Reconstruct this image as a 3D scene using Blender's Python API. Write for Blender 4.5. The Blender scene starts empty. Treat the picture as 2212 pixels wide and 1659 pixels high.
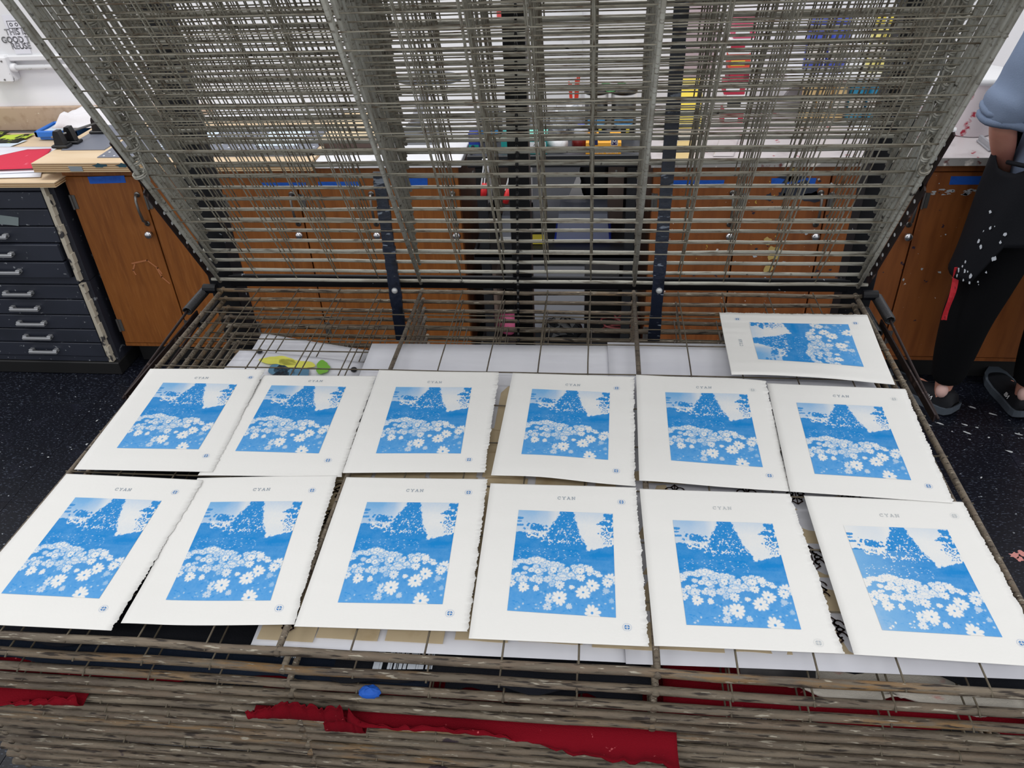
import bpy, math, random
import numpy as np
from mathutils import Matrix, Vector

random.seed(7)
SC = bpy.context.scene
COL = SC.collection

# ------------------------------------------------------------------ camera
F_PX = 1702.34
CAM = np.array([0.7892, -1.4141, 1.8933])
PIT, YAW, ROL = 0.60700, 0.124734, -0.0492712


def cam_axes():
    fw = np.array([-math.sin(YAW) * math.cos(PIT), math.cos(YAW) * math.cos(PIT), -math.sin(PIT)])
    rt = np.cross(fw, [0, 0, 1.0]); rt /= np.linalg.norm(rt)
    up = np.cross(rt, fw)
    return fw, rt * math.cos(ROL) + up * math.sin(ROL), up * math.cos(ROL) - rt * math.sin(ROL)


FW, RT, UP = cam_axes()
cd = bpy.data.cameras.new('camera')
cd.sensor_width = 36.0
cd.lens = F_PX * 36.0 / 2212.0
cd.clip_start = 0.02
cam = bpy.data.objects.new('camera', cd)
COL.objects.link(cam)
cam.matrix_world = Matrix([[RT[0], UP[0], -FW[0], CAM[0]], [RT[1], UP[1], -FW[1], CAM[1]],
                           [RT[2], UP[2], -FW[2], CAM[2]], [0, 0, 0, 1]])
SC.camera = cam

# ------------------------------------------------------------------ world, lights, exposure
SC.view_settings.view_transform = 'Standard'
SC.view_settings.look = 'None'
SC.view_settings.gamma = 1.0
SC.view_settings.exposure = 0.0
SC.view_settings.use_curve_mapping = False
wd = bpy.data.worlds.new('room_light'); SC.world = wd
wd.use_nodes = True
bg = wd.node_tree.nodes['Background']
bg.inputs[0].default_value = (0.97, 0.98, 1.0, 1)
bg.inputs[1].default_value = 0.80


def area(name, loc, sx, sy, power, col=(1, 0.985, 0.96)):
    l = bpy.data.lights.new(name, 'AREA'); l.shape = 'RECTANGLE'; l.size = sx; l.size_y = sy
    l.energy = power; l.color = col
    o = bpy.data.objects.new(name, l); COL.objects.link(o); o.location = loc
    return o


# ceiling fluorescent fixtures, 1.2 m long, hung in two rows over the room
for lx, ly, pw in [(-0.9, -2.3, 11), (0.9, -2.3, 11), (2.7, -2.3, 9), (-1.6, -0.4, 7), (0.7, -0.4, 2),
                   (2.8, -0.4, 5), (-1.9, 1.0, 21), (0.6, 1.0, 20), (2.6, 1.0, 10)]:
    area('ceiling_fixture', (lx, ly, 3.05), 1.2, 0.32, pw)

# ------------------------------------------------------------------ pixel helpers (photo rays onto real planes)


def ray(x, y):
    return FW * F_PX + RT * (x - 1106.0) - UP * (y - 829.5)


def onz(x, y, z):
    d = ray(x, y); return CAM + d * (z - CAM[2]) / d[2]


def ony(x, y, Y):
    d = ray(x, y); return CAM + d * (Y - CAM[1]) / d[1]


# ------------------------------------------------------------------ mesh builder
WO = {}


class MB:
    def __init__(s):
        s.v = []; s.f = []; s.m = []

    def add(s, vs, fs, mi=0):
        b = len(s.v)
        s.v += [tuple(map(float, p)) for p in vs]
        s.f += [tuple(i + b for i in q) for q in fs]
        s.m += [mi] * len(fs)
        return s

    def box(s, x0, x1, y0, y1, z0, z1, mi=0, c=0.0):
        if c <= 0:
            vs = [(x, y, z) for z in (z0, z1) for y in (y0, y1) for x in (x0, x1)]
            return s.add(vs, [(0, 2, 3, 1), (4, 5, 7, 6), (0, 1, 5, 4), (2, 6, 7, 3), (0, 4, 6, 2), (1, 3, 7, 5)], mi)
        # chamfered box: convex hull style loops
        prof = [(z0, c), (z0 + c, 0), (z1 - c, 0), (z1, c)]
        vs = []; fs = []
        for z, i in prof:
            a, b, d, e = x0 + i, x1 - i, y0 + i, y1 - i
            k = c * 0.5
            vs += [(a + k, d, z), (b - k, d, z), (b, d + k, z), (b, e - k, z), (b - k, e, z), (a + k, e, z), (a, e - k, z), (a, d + k, z)]
        for j in range(3):
            for i in range(8):
                fs.append((j * 8 + i, j * 8 + (i + 1) % 8, j * 8 + 8 + (i + 1) % 8, j * 8 + 8 + i))
        fs.append(tuple(range(7, -1, -1))); fs.append(tuple(range(24, 32)))
        return s.add(vs, fs, mi)

    def tube(s, pts, r, n=8, cap=True, mi=0):
        P = [np.array(p, float) for p in pts]
        rr = r if hasattr(r, '__len__') else [r] * len(P)
        vs = []; fs = []
        prev = None
        for i, p in enumerate(P):
            t = (P[min(i + 1, len(P) - 1)] - P[max(i - 1, 0)])
            t = t / (np.linalg.norm(t) + 1e-12)
            if prev is None:
                a = np.array([0, 0, 1.0]) if abs(t[2]) < 0.9 else np.array([1.0, 0, 0])
                nx = np.cross(t, a)
            else:
                nx = prev - t * (prev @ t)
            nx /= (np.linalg.norm(nx) + 1e-12); prev = nx
            ny = np.cross(t, nx)
            for k in range(n):
                a = 2 * math.pi * k / n
                vs.append(p + rr[i] * (nx * math.cos(a) + ny * math.sin(a)))
        for i in range(len(P) - 1):
            for k in range(n):
                fs.append((i * n + k, i * n + (k + 1) % n, (i + 1) * n + (k + 1) % n, (i + 1) * n + k))
        if cap:
            fs.append(tuple(range(n - 1, -1, -1)))
            fs.append(tuple((len(P) - 1) * n + k for k in range(n)))
        return s.add(vs, fs, mi)

    def lathe(s, prof, c, n=20, mi=0, axis='z'):
        vs = []; fs = []
        for r, z in prof:
            for k in range(n):
                a = 2 * math.pi * k / n
                q = (r * math.cos(a), r * math.sin(a), z)
                if axis == 'x': q = (q[2], q[0], q[1])
                if axis == 'y': q = (q[0], q[2], q[1])
                vs.append((c[0] + q[0], c[1] + q[1], c[2] + q[2]))
        for i in range(len(prof) - 1):
            for k in range(n):
                fs.append((i * n + k, i * n + (k + 1) % n, (i + 1) * n + (k + 1) % n, (i + 1) * n + k))
        fs.append(tuple(range(n - 1, -1, -1)))
        fs.append(tuple((len(prof) - 1) * n + k for k in range(n)))
        return s.add(vs, fs, mi)

    def grid(s, P, mi=0):
        P = np.asarray(P, float); ny, nx = P.shape[:2]
        fs = [(j * nx + i, j * nx + i + 1, (j + 1) * nx + i + 1, (j + 1) * nx + i) for j in range(ny - 1) for i in range(nx - 1)]
        return s.add(P.reshape(-1, 3), fs, mi)

    def ell(s, c, r, n=16, m=10, mi=0):
        vs = []; fs = []
        for j in range(1, m):
            t = math.pi * j / m
            for k in range(n):
                a = 2 * math.pi * k / n
                vs.append((c[0] + r[0] * math.sin(t) * math.cos(a), c[1] + r[1] * math.sin(t) * math.sin(a), c[2] + r[2] * math.cos(t)))
        for j in range(m - 2):
            for k in range(n):
                fs.append((j * n + k, (j + 1) * n + k, (j + 1) * n + (k + 1) % n, j * n + (k + 1) % n))
        b = len(vs); vs += [(c[0], c[1], c[2] + r[2]), (c[0], c[1], c[2] - r[2])]
        for k in range(n):
            fs.append((b, k, (k + 1) % n)); fs.append((b + 1, (m - 2) * n + (k + 1) % n, (m - 2) * n + k))
        return s.add(vs, fs, mi)

    def build(s, name, mats, parent=None, smooth=False, origin=None, solid=0.0, soff=-1):
        me = bpy.data.meshes.new(name)
        if parent is not None:
            wo = WO[parent.name]
        else:
            V = np.array(s.v)
            wo = np.array(origin, float) if origin is not None else np.array([(V[:, 0].min() + V[:, 0].max()) / 2, (V[:, 1].min() + V[:, 1].max()) / 2, V[:, 2].min()])
        V = np.array(s.v) - wo
        me.from_pydata(V.tolist(), [], s.f)
        ml = mats if isinstance(mats, (list, tuple)) else [mats]
        for m in ml: me.materials.append(m)
        if len(ml) > 1: me.polygons.foreach_set('material_index', s.m)
        if smooth: me.polygons.foreach_set('use_smooth', [True] * len(me.polygons))
        me.update()
        o = bpy.data.objects.new(name, me); COL.objects.link(o)
        if parent is not None:
            o.parent = parent
        else:
            o.location = wo
        WO[o.name] = wo
        if solid:
            md = o.modifiers.new('thickness', 'SOLIDIFY'); md.thickness = solid; md.offset = soff
        return o


def empty(name, loc, parent=None):
    o = bpy.data.objects.new(name, None); COL.objects.link(o)
    o.empty_display_size = 0.05
    wo = np.array(loc, float)
    if parent is not None:
        o.parent = parent; o.location = wo - WO[parent.name]
    else:
        o.location = wo
    WO[o.name] = wo
    return o


def tag(o, label, cat, group=None):
    o['label'] = label; o['category'] = cat
    if group: o['group'] = group
    return o


def struct(o):
    o['kind'] = 'structure'; return o


# ------------------------------------------------------------------ materials
def s2l(c):
    return tuple((x / 12.92 if x <= 0.04045 else ((x + 0.055) / 1.055) ** 2.4) for x in [v / 255 for v in c])


def mat(name, rgb, rough=0.6, metal=0.0, spec=0.5, noise=None, bump=0.0, bscale=60.0, lin=False, trans=0.0, alpha=1.0):
    """noise: list of (scale, threshold_lo, threshold_hi, rgb, stretch) layers mixed over the base colour."""
    m = bpy.data.materials.new(name); m.use_nodes = True
    nt = m.node_tree; N = nt.nodes; L = nt.links
    b = N['Principled BSDF']
    base = tuple(rgb) if lin else s2l(rgb)
    b.inputs['Base Color'].default_value = (*base, 1)
    b.inputs['Roughness'].default_value = rough
    b.inputs['Metallic'].default_value = metal
    b.inputs['Specular IOR Level'].default_value = spec
    if trans: b.inputs['Transmission Weight'].default_value = trans
    if alpha < 1: b.inputs['Alpha'].default_value = alpha
    if noise or bump:
        tc0 = N.new('ShaderNodeTexCoord'); oi = N.new('ShaderNodeObjectInfo')
        sca = N.new('ShaderNodeMath'); sca.operation = 'MULTIPLY'; sca.inputs[1].default_value = 37.0
        L.new(oi.outputs['Random'], sca.inputs[0])
        vad = N.new('ShaderNodeVectorMath'); vad.operation = 'ADD'
        L.new(tc0.outputs['Object'], vad.inputs[0]); L.new(sca.outputs[0], vad.inputs[1])

        class _V: outputs = {'Object': vad.outputs[0]}
        tc = _V
    if noise:
        cur = None
        for sc, lo, hi, col, st in noise:
            mp = N.new('ShaderNodeMapping'); mp.inputs['Scale'].default_value = st
            L.new(tc.outputs['Object'], mp.inputs['Vector'])
            nz = N.new('ShaderNodeTexNoise'); nz.inputs['Scale'].default_value = sc; nz.inputs['Detail'].default_value = 5
            L.new(mp.outputs[0], nz.inputs['Vector'])
            cr = N.new('ShaderNodeMapRange'); cr.inputs[1].default_value = lo; cr.inputs[2].default_value = hi
            L.new(nz.outputs['Fac'], cr.inputs[0])
            mx = N.new('ShaderNodeMix'); mx.data_type = 'RGBA'
            L.new(cr.outputs[0], mx.inputs['Factor'])
            if cur is None: mx.inputs['A'].default_value = (*base, 1)
            else: L.new(cur, mx.inputs['A'])
            mx.inputs['B'].default_value = (*s2l(col), 1)
            cur = mx.outputs['Result']
        L.new(cur, b.inputs['Base Color'])
    if bump:
        nz = N.new('ShaderNodeTexNoise'); nz.inputs['Scale'].default_value = bscale; nz.inputs['Detail'].default_value = 4
        L.new(tc.outputs['Object'], nz.inputs['Vector'])
        bp = N.new('ShaderNodeBump'); bp.inputs['Strength'].default_value = bump; bp.inputs['Distance'].default_value = 0.002
        L.new(nz.outputs['Fac'], bp.inputs['Height']); L.new(bp.outputs[0], b.inputs['Normal'])
    return m


U = (1, 1, 1)
M = {}
M['rod'] = mat('grey_painted_rod', (166, 164, 154), 0.5, 0.25, 0.5,
               [(7, .52, .66, (140, 136, 125), (1, 3, 3)), (60, .56, .7, (104, 97, 84), (.4, 3, 3)), (60, .66, .72, (50, 45, 40), U)], 0.25, 220)
M['rodf'] = mat('grimy_rod', (122, 112, 97), 0.6, 0.1, 0.3,
                [(3, .40, .62, (112, 98, 84), (1, 3, 3)), (2.2, .54, .66, (128, 100, 66), (1, 2, 2)), (20, .46, .62, (90, 80, 70), (.5, 3, 3)),
                 (110, .46, .60, (104, 95, 83), (.25, 3, 3)), (130, .63, .67, (164, 157, 142), (.3, 2.4, 2.4)), (110, .57, .64, (50, 43, 38), (.25, 2.4, 2.4)), (12, .70, .72, (58, 48, 54), (1, 2, 2))], 0.7, 130)
M['wire'] = mat('thin_wire', (146, 141, 127), 0.45, 0.4, 0.5, [(40, .5, .7, (96, 82, 66), U)])
M['navy'] = mat('dark_navy_paint', (8, 10, 17), 0.5, 0, 0.3, [(60, .70, .72, (150, 155, 165), U)])
M['tape'] = mat('dark_taped_strap', (24, 32, 50), 0.35, 0, 0.6, [(45, .62, .66, (140, 150, 165), (.6, .6, 2.2)), (30, .55, .7, (14, 18, 28), U)], 0.6, 120)
M['rust'] = mat('rust_brown_steel', (40, 26, 26), 0.6, 0.3, 0.5, [(50, .6, .7, (110, 90, 84), U)])
M['spring'] = mat('grey_spring', (72, 72, 74), 0.4, 0.7)
M['rivet'] = mat('white_rivet', (205, 208, 210), 0.35, 0.3)
M['paper'] = mat('print_paper', (.80, .795, .775), 0.75, 0, 0.25, None, 0.10, 300, lin=True)
M['white_paper'] = mat('white_paper', (222, 223, 230), 0.7, 0, 0.2, [(3, .4, .7, (210, 211, 220), (1, 6, 1))])
M['cream'] = mat('cream_card', (206, 188, 156), 0.7, 0, 0.2, [(30, .55, .75, (190, 168, 132), U)])
M['brown_ink'] = mat('brown_ink', (48, 26, 24), 0.6)
M['grey_ink'] = mat('grey_blue_lettering', (142, 156, 170), 0.7)
M['blue_ink'] = mat('blue_mark_ink', (74, 132, 192), 0.7)
M['pale_ink'] = mat('pale_lettering', (186, 192, 196), 0.7)
M['black_cloth'] = mat('black_cloth', (17, 19, 25), 0.9, 0, 0.2, [(4, .5, .7, (24, 28, 40), U)], 0.4, 500)
M['navy_cloth'] = mat('navy_cloth', (24, 34, 50), 0.9, 0, 0.2, None, 0.4, 500)
M['red_cloth'] = mat('red_cloth', (118, 11, 26), 0.9, 0, 0.1, [(7, .45, .7, (104, 8, 22), U), (120, .7, .74, (190, 90, 96), U)], 0.5, 700)
M['white_cloth'] = mat('painted_white_cloth', (196, 190, 180), 0.9, 0, 0.15,
                       [(11, .58, .66, (205, 190, 80), U), (9, .62, .68, (190, 60, 60), (1, 2, 1))], 0.4, 500)
M['brush_white'] = mat('white_brushed_paint', (190, 196, 205), 0.8)
M['dark_photo'] = mat('dark_photo_print', (52, 52, 55), 0.5, 0, 0.4, [(8, .45, .65, (104, 102, 102), U)])
M['charcoal_sheet'] = mat('charcoal_sheet', (72, 74, 80), 0.5, 0, 0.4)
M['blue_tape'] = mat('blue_masking_tape', (34, 92, 190), 0.6, 0, 0.3, [(30, .5, .7, (28, 78, 170), U)])
M['black_marker'] = mat('marker_black', (14, 18, 44), 0.6)
M['floor'] = mat('navy_vinyl_tile', (13, 15, 24), 0.36, 0, 0.3,
                 [(90, .585, .66, (62, 68, 82), (1, 2.6, 1)), (55, .70, .73, (150, 156, 165), (1, 1.6, 1)), (9, .60, .8, (28, 30, 42), U)], 0.05, 40)
M['floor_joint'] = mat('floor_joint', (26, 28, 36), 0.6)
M['paint_spot'] = mat('paint_drips', (178, 182, 186), 0.5)
M['pink_spot'] = mat('pink_paint_drips', (196, 130, 124), 0.5)
M['wall'] = mat('white_wall', (238, 238, 241), 0.6, 0, 0.3, [(3, .4, .7, (230, 231, 236), U)], 0.15, 30)
M['ledge'] = mat('white_ledge', (216, 217, 220), 0.5, 0, 0.3)
M['splash'] = mat('tan_backsplash', (184, 160, 138), 0.5, 0, 0.4, [(26, .5, .7, (166, 140, 118), U), (50, .68, .74, (214, 200, 180), U)])
M['cab'] = mat('orange_brown_wood', (138, 82, 34), 0.42, 0, 0.45,
               [(5, .42, .66, (122, 70, 28), (7, 7, .7)), (22, .5, .75, (148, 92, 44), (5, 5, .5))], 0.08, 60)
M['cabp'] = mat('paint_splashed_wood', (136, 80, 40), 0.42, 0, 0.45,
                [(5, .42, .66, (118, 66, 32), (7, 7, .7)), (26, .70, .715, (46, 36, 52), (1, 1, 1.4)), (55, .715, .73, (222, 218, 214), (1, 1, 1.3)),
                 (35, .735, .745, (196, 160, 70), (1, 1, .7))], 0.08, 60)
M['cabd'] = mat('cabinet_carcass', (104, 58, 26), 0.5, 0, 0.4, [(6, .4, .7, (86, 46, 20), (6, 6, .7))])
M['toe'] = mat('black_toe_kick', (14, 14, 16), 0.6)
M['chrome'] = mat('chrome', (200, 200, 205), 0.18, 0.95)
M['dullsteel'] = mat('dull_steel', (128, 126, 124), 0.35, 0.85)
M['drawer'] = mat('slate_drawer_paint', (44, 48, 60), 0.42, 0, 0.5, [(45, .67, .70, (140, 144, 150), U), (5, .5, .75, (36, 40, 50), U)])
M['ffside'] = mat('slate_side_paint', (38, 40, 50), 0.5, 0, 0.4, [(30, .64, .68, (120, 124, 130), U)])
M['worn'] = mat('worn_edge', (188, 180, 164), 0.6, 0, 0.3, [(28, .56, .62, (60, 58, 60), (1, 1, .6))])
M['handle'] = mat('grey_pull', (176, 178, 182), 0.35, 0.6)
M['ply'] = mat('plywood_face', (216, 194, 164), 0.55, 0, 0.3, [(3, .45, .7, (206, 180, 146), (1, 7, 1))])
M['ply_a'] = mat('plywood_ply_light', (206, 180, 142), 0.65)
M['ply_b'] = mat('plywood_ply_dark', (150, 116, 80), 0.65)
M['lam'] = mat('white_laminate', (226, 227, 232), 0.35, 0, 0.4, [(14, .63, .68, (196, 198, 204), U)])
M['lamr'] = mat('stained_laminate', (190, 184, 186), 0.35, 0, 0.4, [(9, .5, .66, (164, 156, 158), U), (24, .66, .69, (150, 60, 70), U)])
M['lame'] = mat('laminate_edge', (150, 148, 146), 0.5, 0, 0.3, [(20, .58, .66, (226, 220, 214), U), (30, .6, .68, (100, 60, 60), U)])
M['matg'] = mat('grey_cutting_mat', (112, 116, 128), 0.5, 0, 0.4)
M['white'] = mat('white_plastic', (228, 229, 232), 0.4, 0, 0.4)
M['black'] = mat('black_plastic', (16, 17, 20), 0.35, 0, 0.5)
M['cart'] = mat('black_cart_plastic', (28, 30, 34), 0.45, 0, 0.5)
M['carttop'] = mat('dark_grey_cart_top', (66, 68, 74), 0.4, 0, 0.5)
M['teal'] = mat('teal_carton', (26, 140, 138), 0.5)
M['teal_l'] = mat('mint_carton', (120, 206, 190), 0.5)
M['royal'] = mat('royal_blue_carton', (30, 56, 150), 0.5)
M['orange'] = mat('amber_carton', (236, 170, 60), 0.5)
M['ink_blk'] = mat('ink_bucket_black', (20, 21, 24), 0.35, 0, 0.5, [(40, .64, .68, (110, 112, 118), (1, 1, .3))])
M['sky_b'] = mat('sky_blue_label', (70, 150, 214), 0.5)
M['yel'] = mat('yellow_dot', (226, 206, 70), 0.5)
M['yboard'] = mat('yellow_board', (246, 220, 84), 0.5)
M['green'] = mat('green_cloth', (60, 120, 70), 0.8)
M['redp'] = mat('red_plastic', (206, 40, 44), 0.4)
M['redpk'] = mat('crimson_carton', (176, 40, 66), 0.5)
M['pink'] = mat('pink_bag', (206, 96, 136), 0.5)
M['blue_lid'] = mat('blue_lid', (30, 62, 190), 0.35)
M['bluetray'] = mat('blue_tray', (40, 112, 204), 0.4)
M['clear'] = mat('translucent_tub', (150, 156, 170), 0.25, 0, 0.5, alpha=0.55)
M['bag'] = mat('clear_plastic_bag', (196, 200, 208), 0.2, 0, 0.6, alpha=0.6)
M['greyboard'] = mat('pale_grey_board', (168, 170, 178), 0.6, 0, 0.3)
M['taupe'] = mat('taupe_board', (140, 122, 112), 0.7)
M['cable'] = mat('dusty_red_cable', (150, 74, 76), 0.5)
M['bluejar'] = mat('violet_blue_ink_jar', (66, 84, 186), 0.35, 0, 0.5)
M['yeljar'] = mat('pale_yellow_ink_jar', (236, 224, 136), 0.4)
M['tanjar'] = mat('tan_ink_jar', (216, 186, 132), 0.45)
M['tealjar'] = mat('teal_blue_ink_jar', (46, 140, 178), 0.35)
M['lime'] = mat('lime_print', (186, 210, 70), 0.6, 0, 0.3, [(9, .52, .56, (24, 28, 20), (1.4, 1, 1))])
M['redprint'] = mat('red_ink_sheet', (204, 40, 70), 0.6, 0, 0.3, [(14, .66, .70, (226, 110, 130), (2, .6, 1))])
M['metalgrey'] = mat('tool_grey', (96, 99, 104), 0.45, 0.3)
M['palebl'] = mat('pale_blue_sheet', (206, 220, 232), 0.6)
M['towel'] = mat('white_towel', (224, 222, 226), 0.9, 0, 0.2, None, 0.5, 200)
M['hood'] = mat('blue_grey_fleece', (120, 134, 158), 0.95, 0, 0.1, [(6, .4, .7, (108, 122, 146), U)], 0.4, 300)
M['trouser'] = mat('black_trousers', (10, 11, 14), 0.9, 0, 0.15, None, 0.3, 150)
M['apron'] = mat('black_apron', (14, 16, 22), 0.8, 0, 0.2, [(24, .69, .705, (205, 212, 222), (1, 1, .7))], 0.3, 200)
M['skin'] = mat('skin', (198, 142, 124), 0.55, 0, 0.35, [(7, .45, .7, (186, 122, 108), U)])
M['sock'] = mat('pale_heel', (214, 176, 168), 0.6)
M['shoe'] = mat('black_shoe', (18, 20, 26), 0.7, 0, 0.3, None, 0.3, 300)
M['sole'] = mat('grey_sole', (74, 82, 92), 0.6)
M['hair'] = mat('dark_hair', (40, 28, 22), 0.6)
M['bucket'] = mat('white_bucket', (226, 218, 222), 0.4, 0, 0.4, [(11, .65, .68, (180, 40, 66), U)])
M['tray'] = mat('grey_tray', (150, 150, 156), 0.4, 0, 0.4)
M['conduit'] = mat('white_conduit', (222, 223, 226), 0.4, 0, 0.4, [(40, .66, .7, (150, 150, 152), U)])
M['black_line'] = mat('black_line', (30, 30, 34), 0.6)
M['choc'] = mat('dark_brown_wood', (70, 52, 44), 0.5)
M['palewood'] = mat('pale_wood', (226, 206, 172), 0.55, 0, 0.3, [(4, .45, .7, (214, 190, 152), (1, 8, 1))])

H = 1.13          # height of the top flat shelf
W = 1.30
D = 0.873
NSH = 15
ZB = [-0.0221 * k for k in range(NSH)]
ZF = [0, -.033, -.062, -.083, -.101, -.120, -.140, -.155, -.172, -.191, -.209, -.230, -.250, -.270, -.290]


def shz(k, y):
    return H + ZB[k] + (ZF[k] - ZB[k]) * (-y / D)


def onsh(px, py, k, up=0.0):
    z = H + ZB[k]
    for _ in range(6):
        p = onz(px, py, z + up); z = shz(k, p[1])
    return onz(px, py, z + up)


# ================================================================== ROOM
YW = 1.97
b = MB(); b.box(-5.0, 6.0, -4.0, YW, -0.06, -0.003)
floor = struct(b.build('floor', M['floor_joint'], origin=(0, 0, 0)))
tm = None
T = 0.298
y0t = onz(0, 966, 0)[1]
x0t = -0.1
k = 0
for i in range(-8, 13):
    for j in range(-6, 5):
        xx = x0t + i * T; yy = y0t + j * T
        cx, cy = xx + T / 2, yy + T / 2
        left = cx < -0.05 and cx > -2.6
        right = cx > 1.25 and cx < 3.3
        if not (left or right) or yy > YW - 0.1: continue
        if tm is None:
            b = MB(); b.box(xx + .0007, xx + T - .0007, yy + .0007, yy + T - .0007, -0.003, 0.0, c=0.0006)
            o = b.build('tile', M['floor'], parent=floor); tm = o; t0 = (xx, yy)
        else:
            o = tm.copy(); COL.objects.link(o)
            o.location = (xx - t0[0], yy - t0[1], 0)
b = MB(); b.box(-5.0, 6.0, YW, YW + 0.1, -0.05, 3.3)
struct(b.build('wall_back', M['wall']))
zc = 0.945
# upper wall panel with its ledge, and the tan backsplash
b = MB(); b.box(-5, -1.0, YW - .02, YW, 1.205, 3.0); b.box(-5, -1.0, YW - .035, YW, 1.185, 1.207, c=.004)
struct(b.build('trim_1', M['ledge']))
b = MB(); b.box(-5, -0.9, YW - .022, YW, 0.885, 0.988, c=.003)
struct(b.build('trim_2', M['splash']))
xa = ony(1236, 100, YW)[0]; xb = ony(1258, 100, YW)[0]
b = MB(); b.box(xa, xb, YW - .03, YW, 0.9, 3.0, c=.003)
struct(b.build('trim_3', M['ledge']))

for (pxa, pya, pxb, pyb, nm, colr_, lb) in [(1462, -60, 1562, 166, 'wall_poster', (188, 172, 178), 'plain mauve grey poster on the wall behind the yellow board'),
                                          (1074, 24, 1108, 48, 'red_sheet', (214, 84, 84), 'small red paper on the wall left of the black middle post')]:
    a_, c_ = ony(pxa, pyb, YW - .004), ony(pxb, pya, YW - .004)
    b = MB(); b.box(a_[0], c_[0], YW - .004, YW - .0005, a_[2], c_[2], c=.0005)
    tag(b.build(nm, mat(nm, colr_, .6)), lb, 'poster')

# ================================================================== BASE CABINETS (one run left of the cart, one right)
YC = 1.35


def door(parent, x0, x1, m, side='r', tape=None):
    d = MB(); d.box(x0 + .003, x1 - .003, YC, YC + .02, 0.135, 0.885, c=.002)
    do = d.build('door', m, parent=parent)
    hx = x1 - .027
    h = MB()
    h.tube([(hx, YC + .004, .815), (hx, YC - .018, .812), (hx + .001, YC - .026, .795), (hx + .002, YC - .028, .76), (hx + .003, YC - .022, .715), (hx + .003, YC + .004, .695)],
           [.006, .006, .005, .005, .006, .006], 8)
    h.lathe([(.0, -.004), (.011, -.004), (.011, 0)], (hx, YC, .815), 10, axis='y'); h.lathe([(.0, -.004), (.011, -.004), (.011, 0)], (hx + .003, YC, .695), 10, axis='y')
    h.build('handle', M['dullsteel'], parent=do, smooth=True)
    kb = MB(); kb.lathe([(.006, 0), (.006, -.012), (.013, -.016), (.016, -.022), (.013, -.03), (.004, -.033)], (x1 - .022, YC, .655), 16, axis='y')
    kb.build('knob', M['chrome'], parent=do, smooth=True)
    for z in (.785, .225):
        q = MB(); q.tube([(x0 + .004, YC - .004, z - .03), (x0 + .004, YC - .004, z + .03)], .005, 8); q.box(x0 + .004, x0 + .022, YC - .003, YC, z - .028, z + .028)
        q.build('hinge', M['dullsteel'], parent=do)
    if tape:
        a, c, z0, z1, tilt = tape
        g = MB(); pts = [(a, YC - .001, z0), (c, YC - .001, z0 + tilt), (c + .002, YC - .001, z1 + tilt), (a - .001, YC - .001, z1)]
        g.add([p for p in pts] + [(p[0], p[1] + .0009, p[2]) for p in pts], [(0, 1, 2, 3), (7, 6, 5, 4), (0, 4, 5, 1), (1, 5, 6, 2), (2, 6, 7, 3), (3, 7, 4, 0)])
        tp = g.build('label_tape', M['blue_tape'], parent=do)
    return do


def cabrun(name, xs, m, label, tapes, wall=True):
    x0, x1 = xs[0], xs[-1]
    t = empty(name, ((x0 + x1) / 2, YC + .3, 0)); tag(t, label, 'cabinet')
    c = MB(); c.box(x0, x1, YC + .021, YW - .03, .115, .918); c.build('body', M['cabd'], parent=t)
    c = MB(); c.box(x0, x1, YC + .004, YC + .021, .888, .918); c.box(x0, x1, YC + .002, YC + .021, .118, .133)
    c.build('rail', m, parent=t)
    c = MB(); c.box(x0 + .01, x1 - .01, YC + .07, YC + .09, 0.002, .116); c.build('toe_kick', M['toe'], parent=t)
    for i in range(len(xs) - 1): door(t, xs[i], xs[i + 1], m[i] if isinstance(m, list) else m, tape=tapes.get(i))
    return t


xl = [-1.262 + .309 * i for i in range(6)]
cl = cabrun('base_cabinet', xl, M['cab'], 'long run of orange-brown wooden base cabinets left of the black cart',
            {0: (-1.158, -1.010, .858, .886, .004), 2: (-.47, -.30, .835, .860, 0), 3: (-.25, -.09, .838, .862, 0), 4: (.06, .165, .842, .874, 0)})
# handwriting on the first tape
hw = MB()


def stroke(mb, pts, w, to3, mi=0):
    P = np.array(pts, float)
    for a, c in zip(P[:-1], P[1:]):
        d = c - a; l = np.linalg.norm(d)
        if l < 1e-9: continue
        d /= l; n = np.array([-d[1], d[0]]) * w / 2; e = d * w * .35
        q = [a - e - n, c + e - n, c + e + n, a - e + n]
        mb.add([to3(*p) for p in q], [(0, 1, 2, 3)], mi)


T3 = lambda u, v: (-1.146 + u * .105, YC - .0016, .866 + v * .013 + u * .005)
scr = [[(0, 0), (.02, .9), (.05, .3), (.08, .95), (.1, 0)], [(.12, 0), (.15, .9), (.18, 0)], [(.2, 0), (.21, .9), (.25, .6), (.21, .4)],
       [(.28, 0), (.29, .9), (.33, .6), (.29, .45)], [(.36, .1), (.37, .95)], [(.44, .95), (.39, .5), (.44, 0)],
       [(.51, -.5), (.59, 1.3)], [(.68, .9), (.62, .8), (.66, .45), (.61, 0)], [(.7, .9), (.7, .1), (.75, .1), (.76, .9)],
       [(.78, 0), (.79, .9), (.83, .6), (.79, .45)], [(.85, 0), (.86, .9), (.9, .6), (.86, .45)], [(.94, .0), (.99, .95)], [(.93, .9), (.96, .5)]]
for sgm in scr: stroke(hw, sgm, .0022, T3)
hw.build('handwriting', M['black_marker'], parent=[c for c in cl.children if c.name.startswith('door')][0])
xr = [.985, 1.298, 1.603, 1.925, 2.235, 2.545, 2.855]
cr_ = cabrun('base_cabinet', xr, M['cabp'], 'paint-splattered wooden base cabinets right of the black cart, behind the person',
             {0: (1.06, 1.235, .838, .862, 0), 1: (1.40, 1.55, .845, .868, 0), 3: (2.0, 2.17, .842, .872, 0)})
# paint drips with their own shape on the right cabinet doors
dr = [c for c in cr_.children if c.name.startswith('door')]


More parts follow.
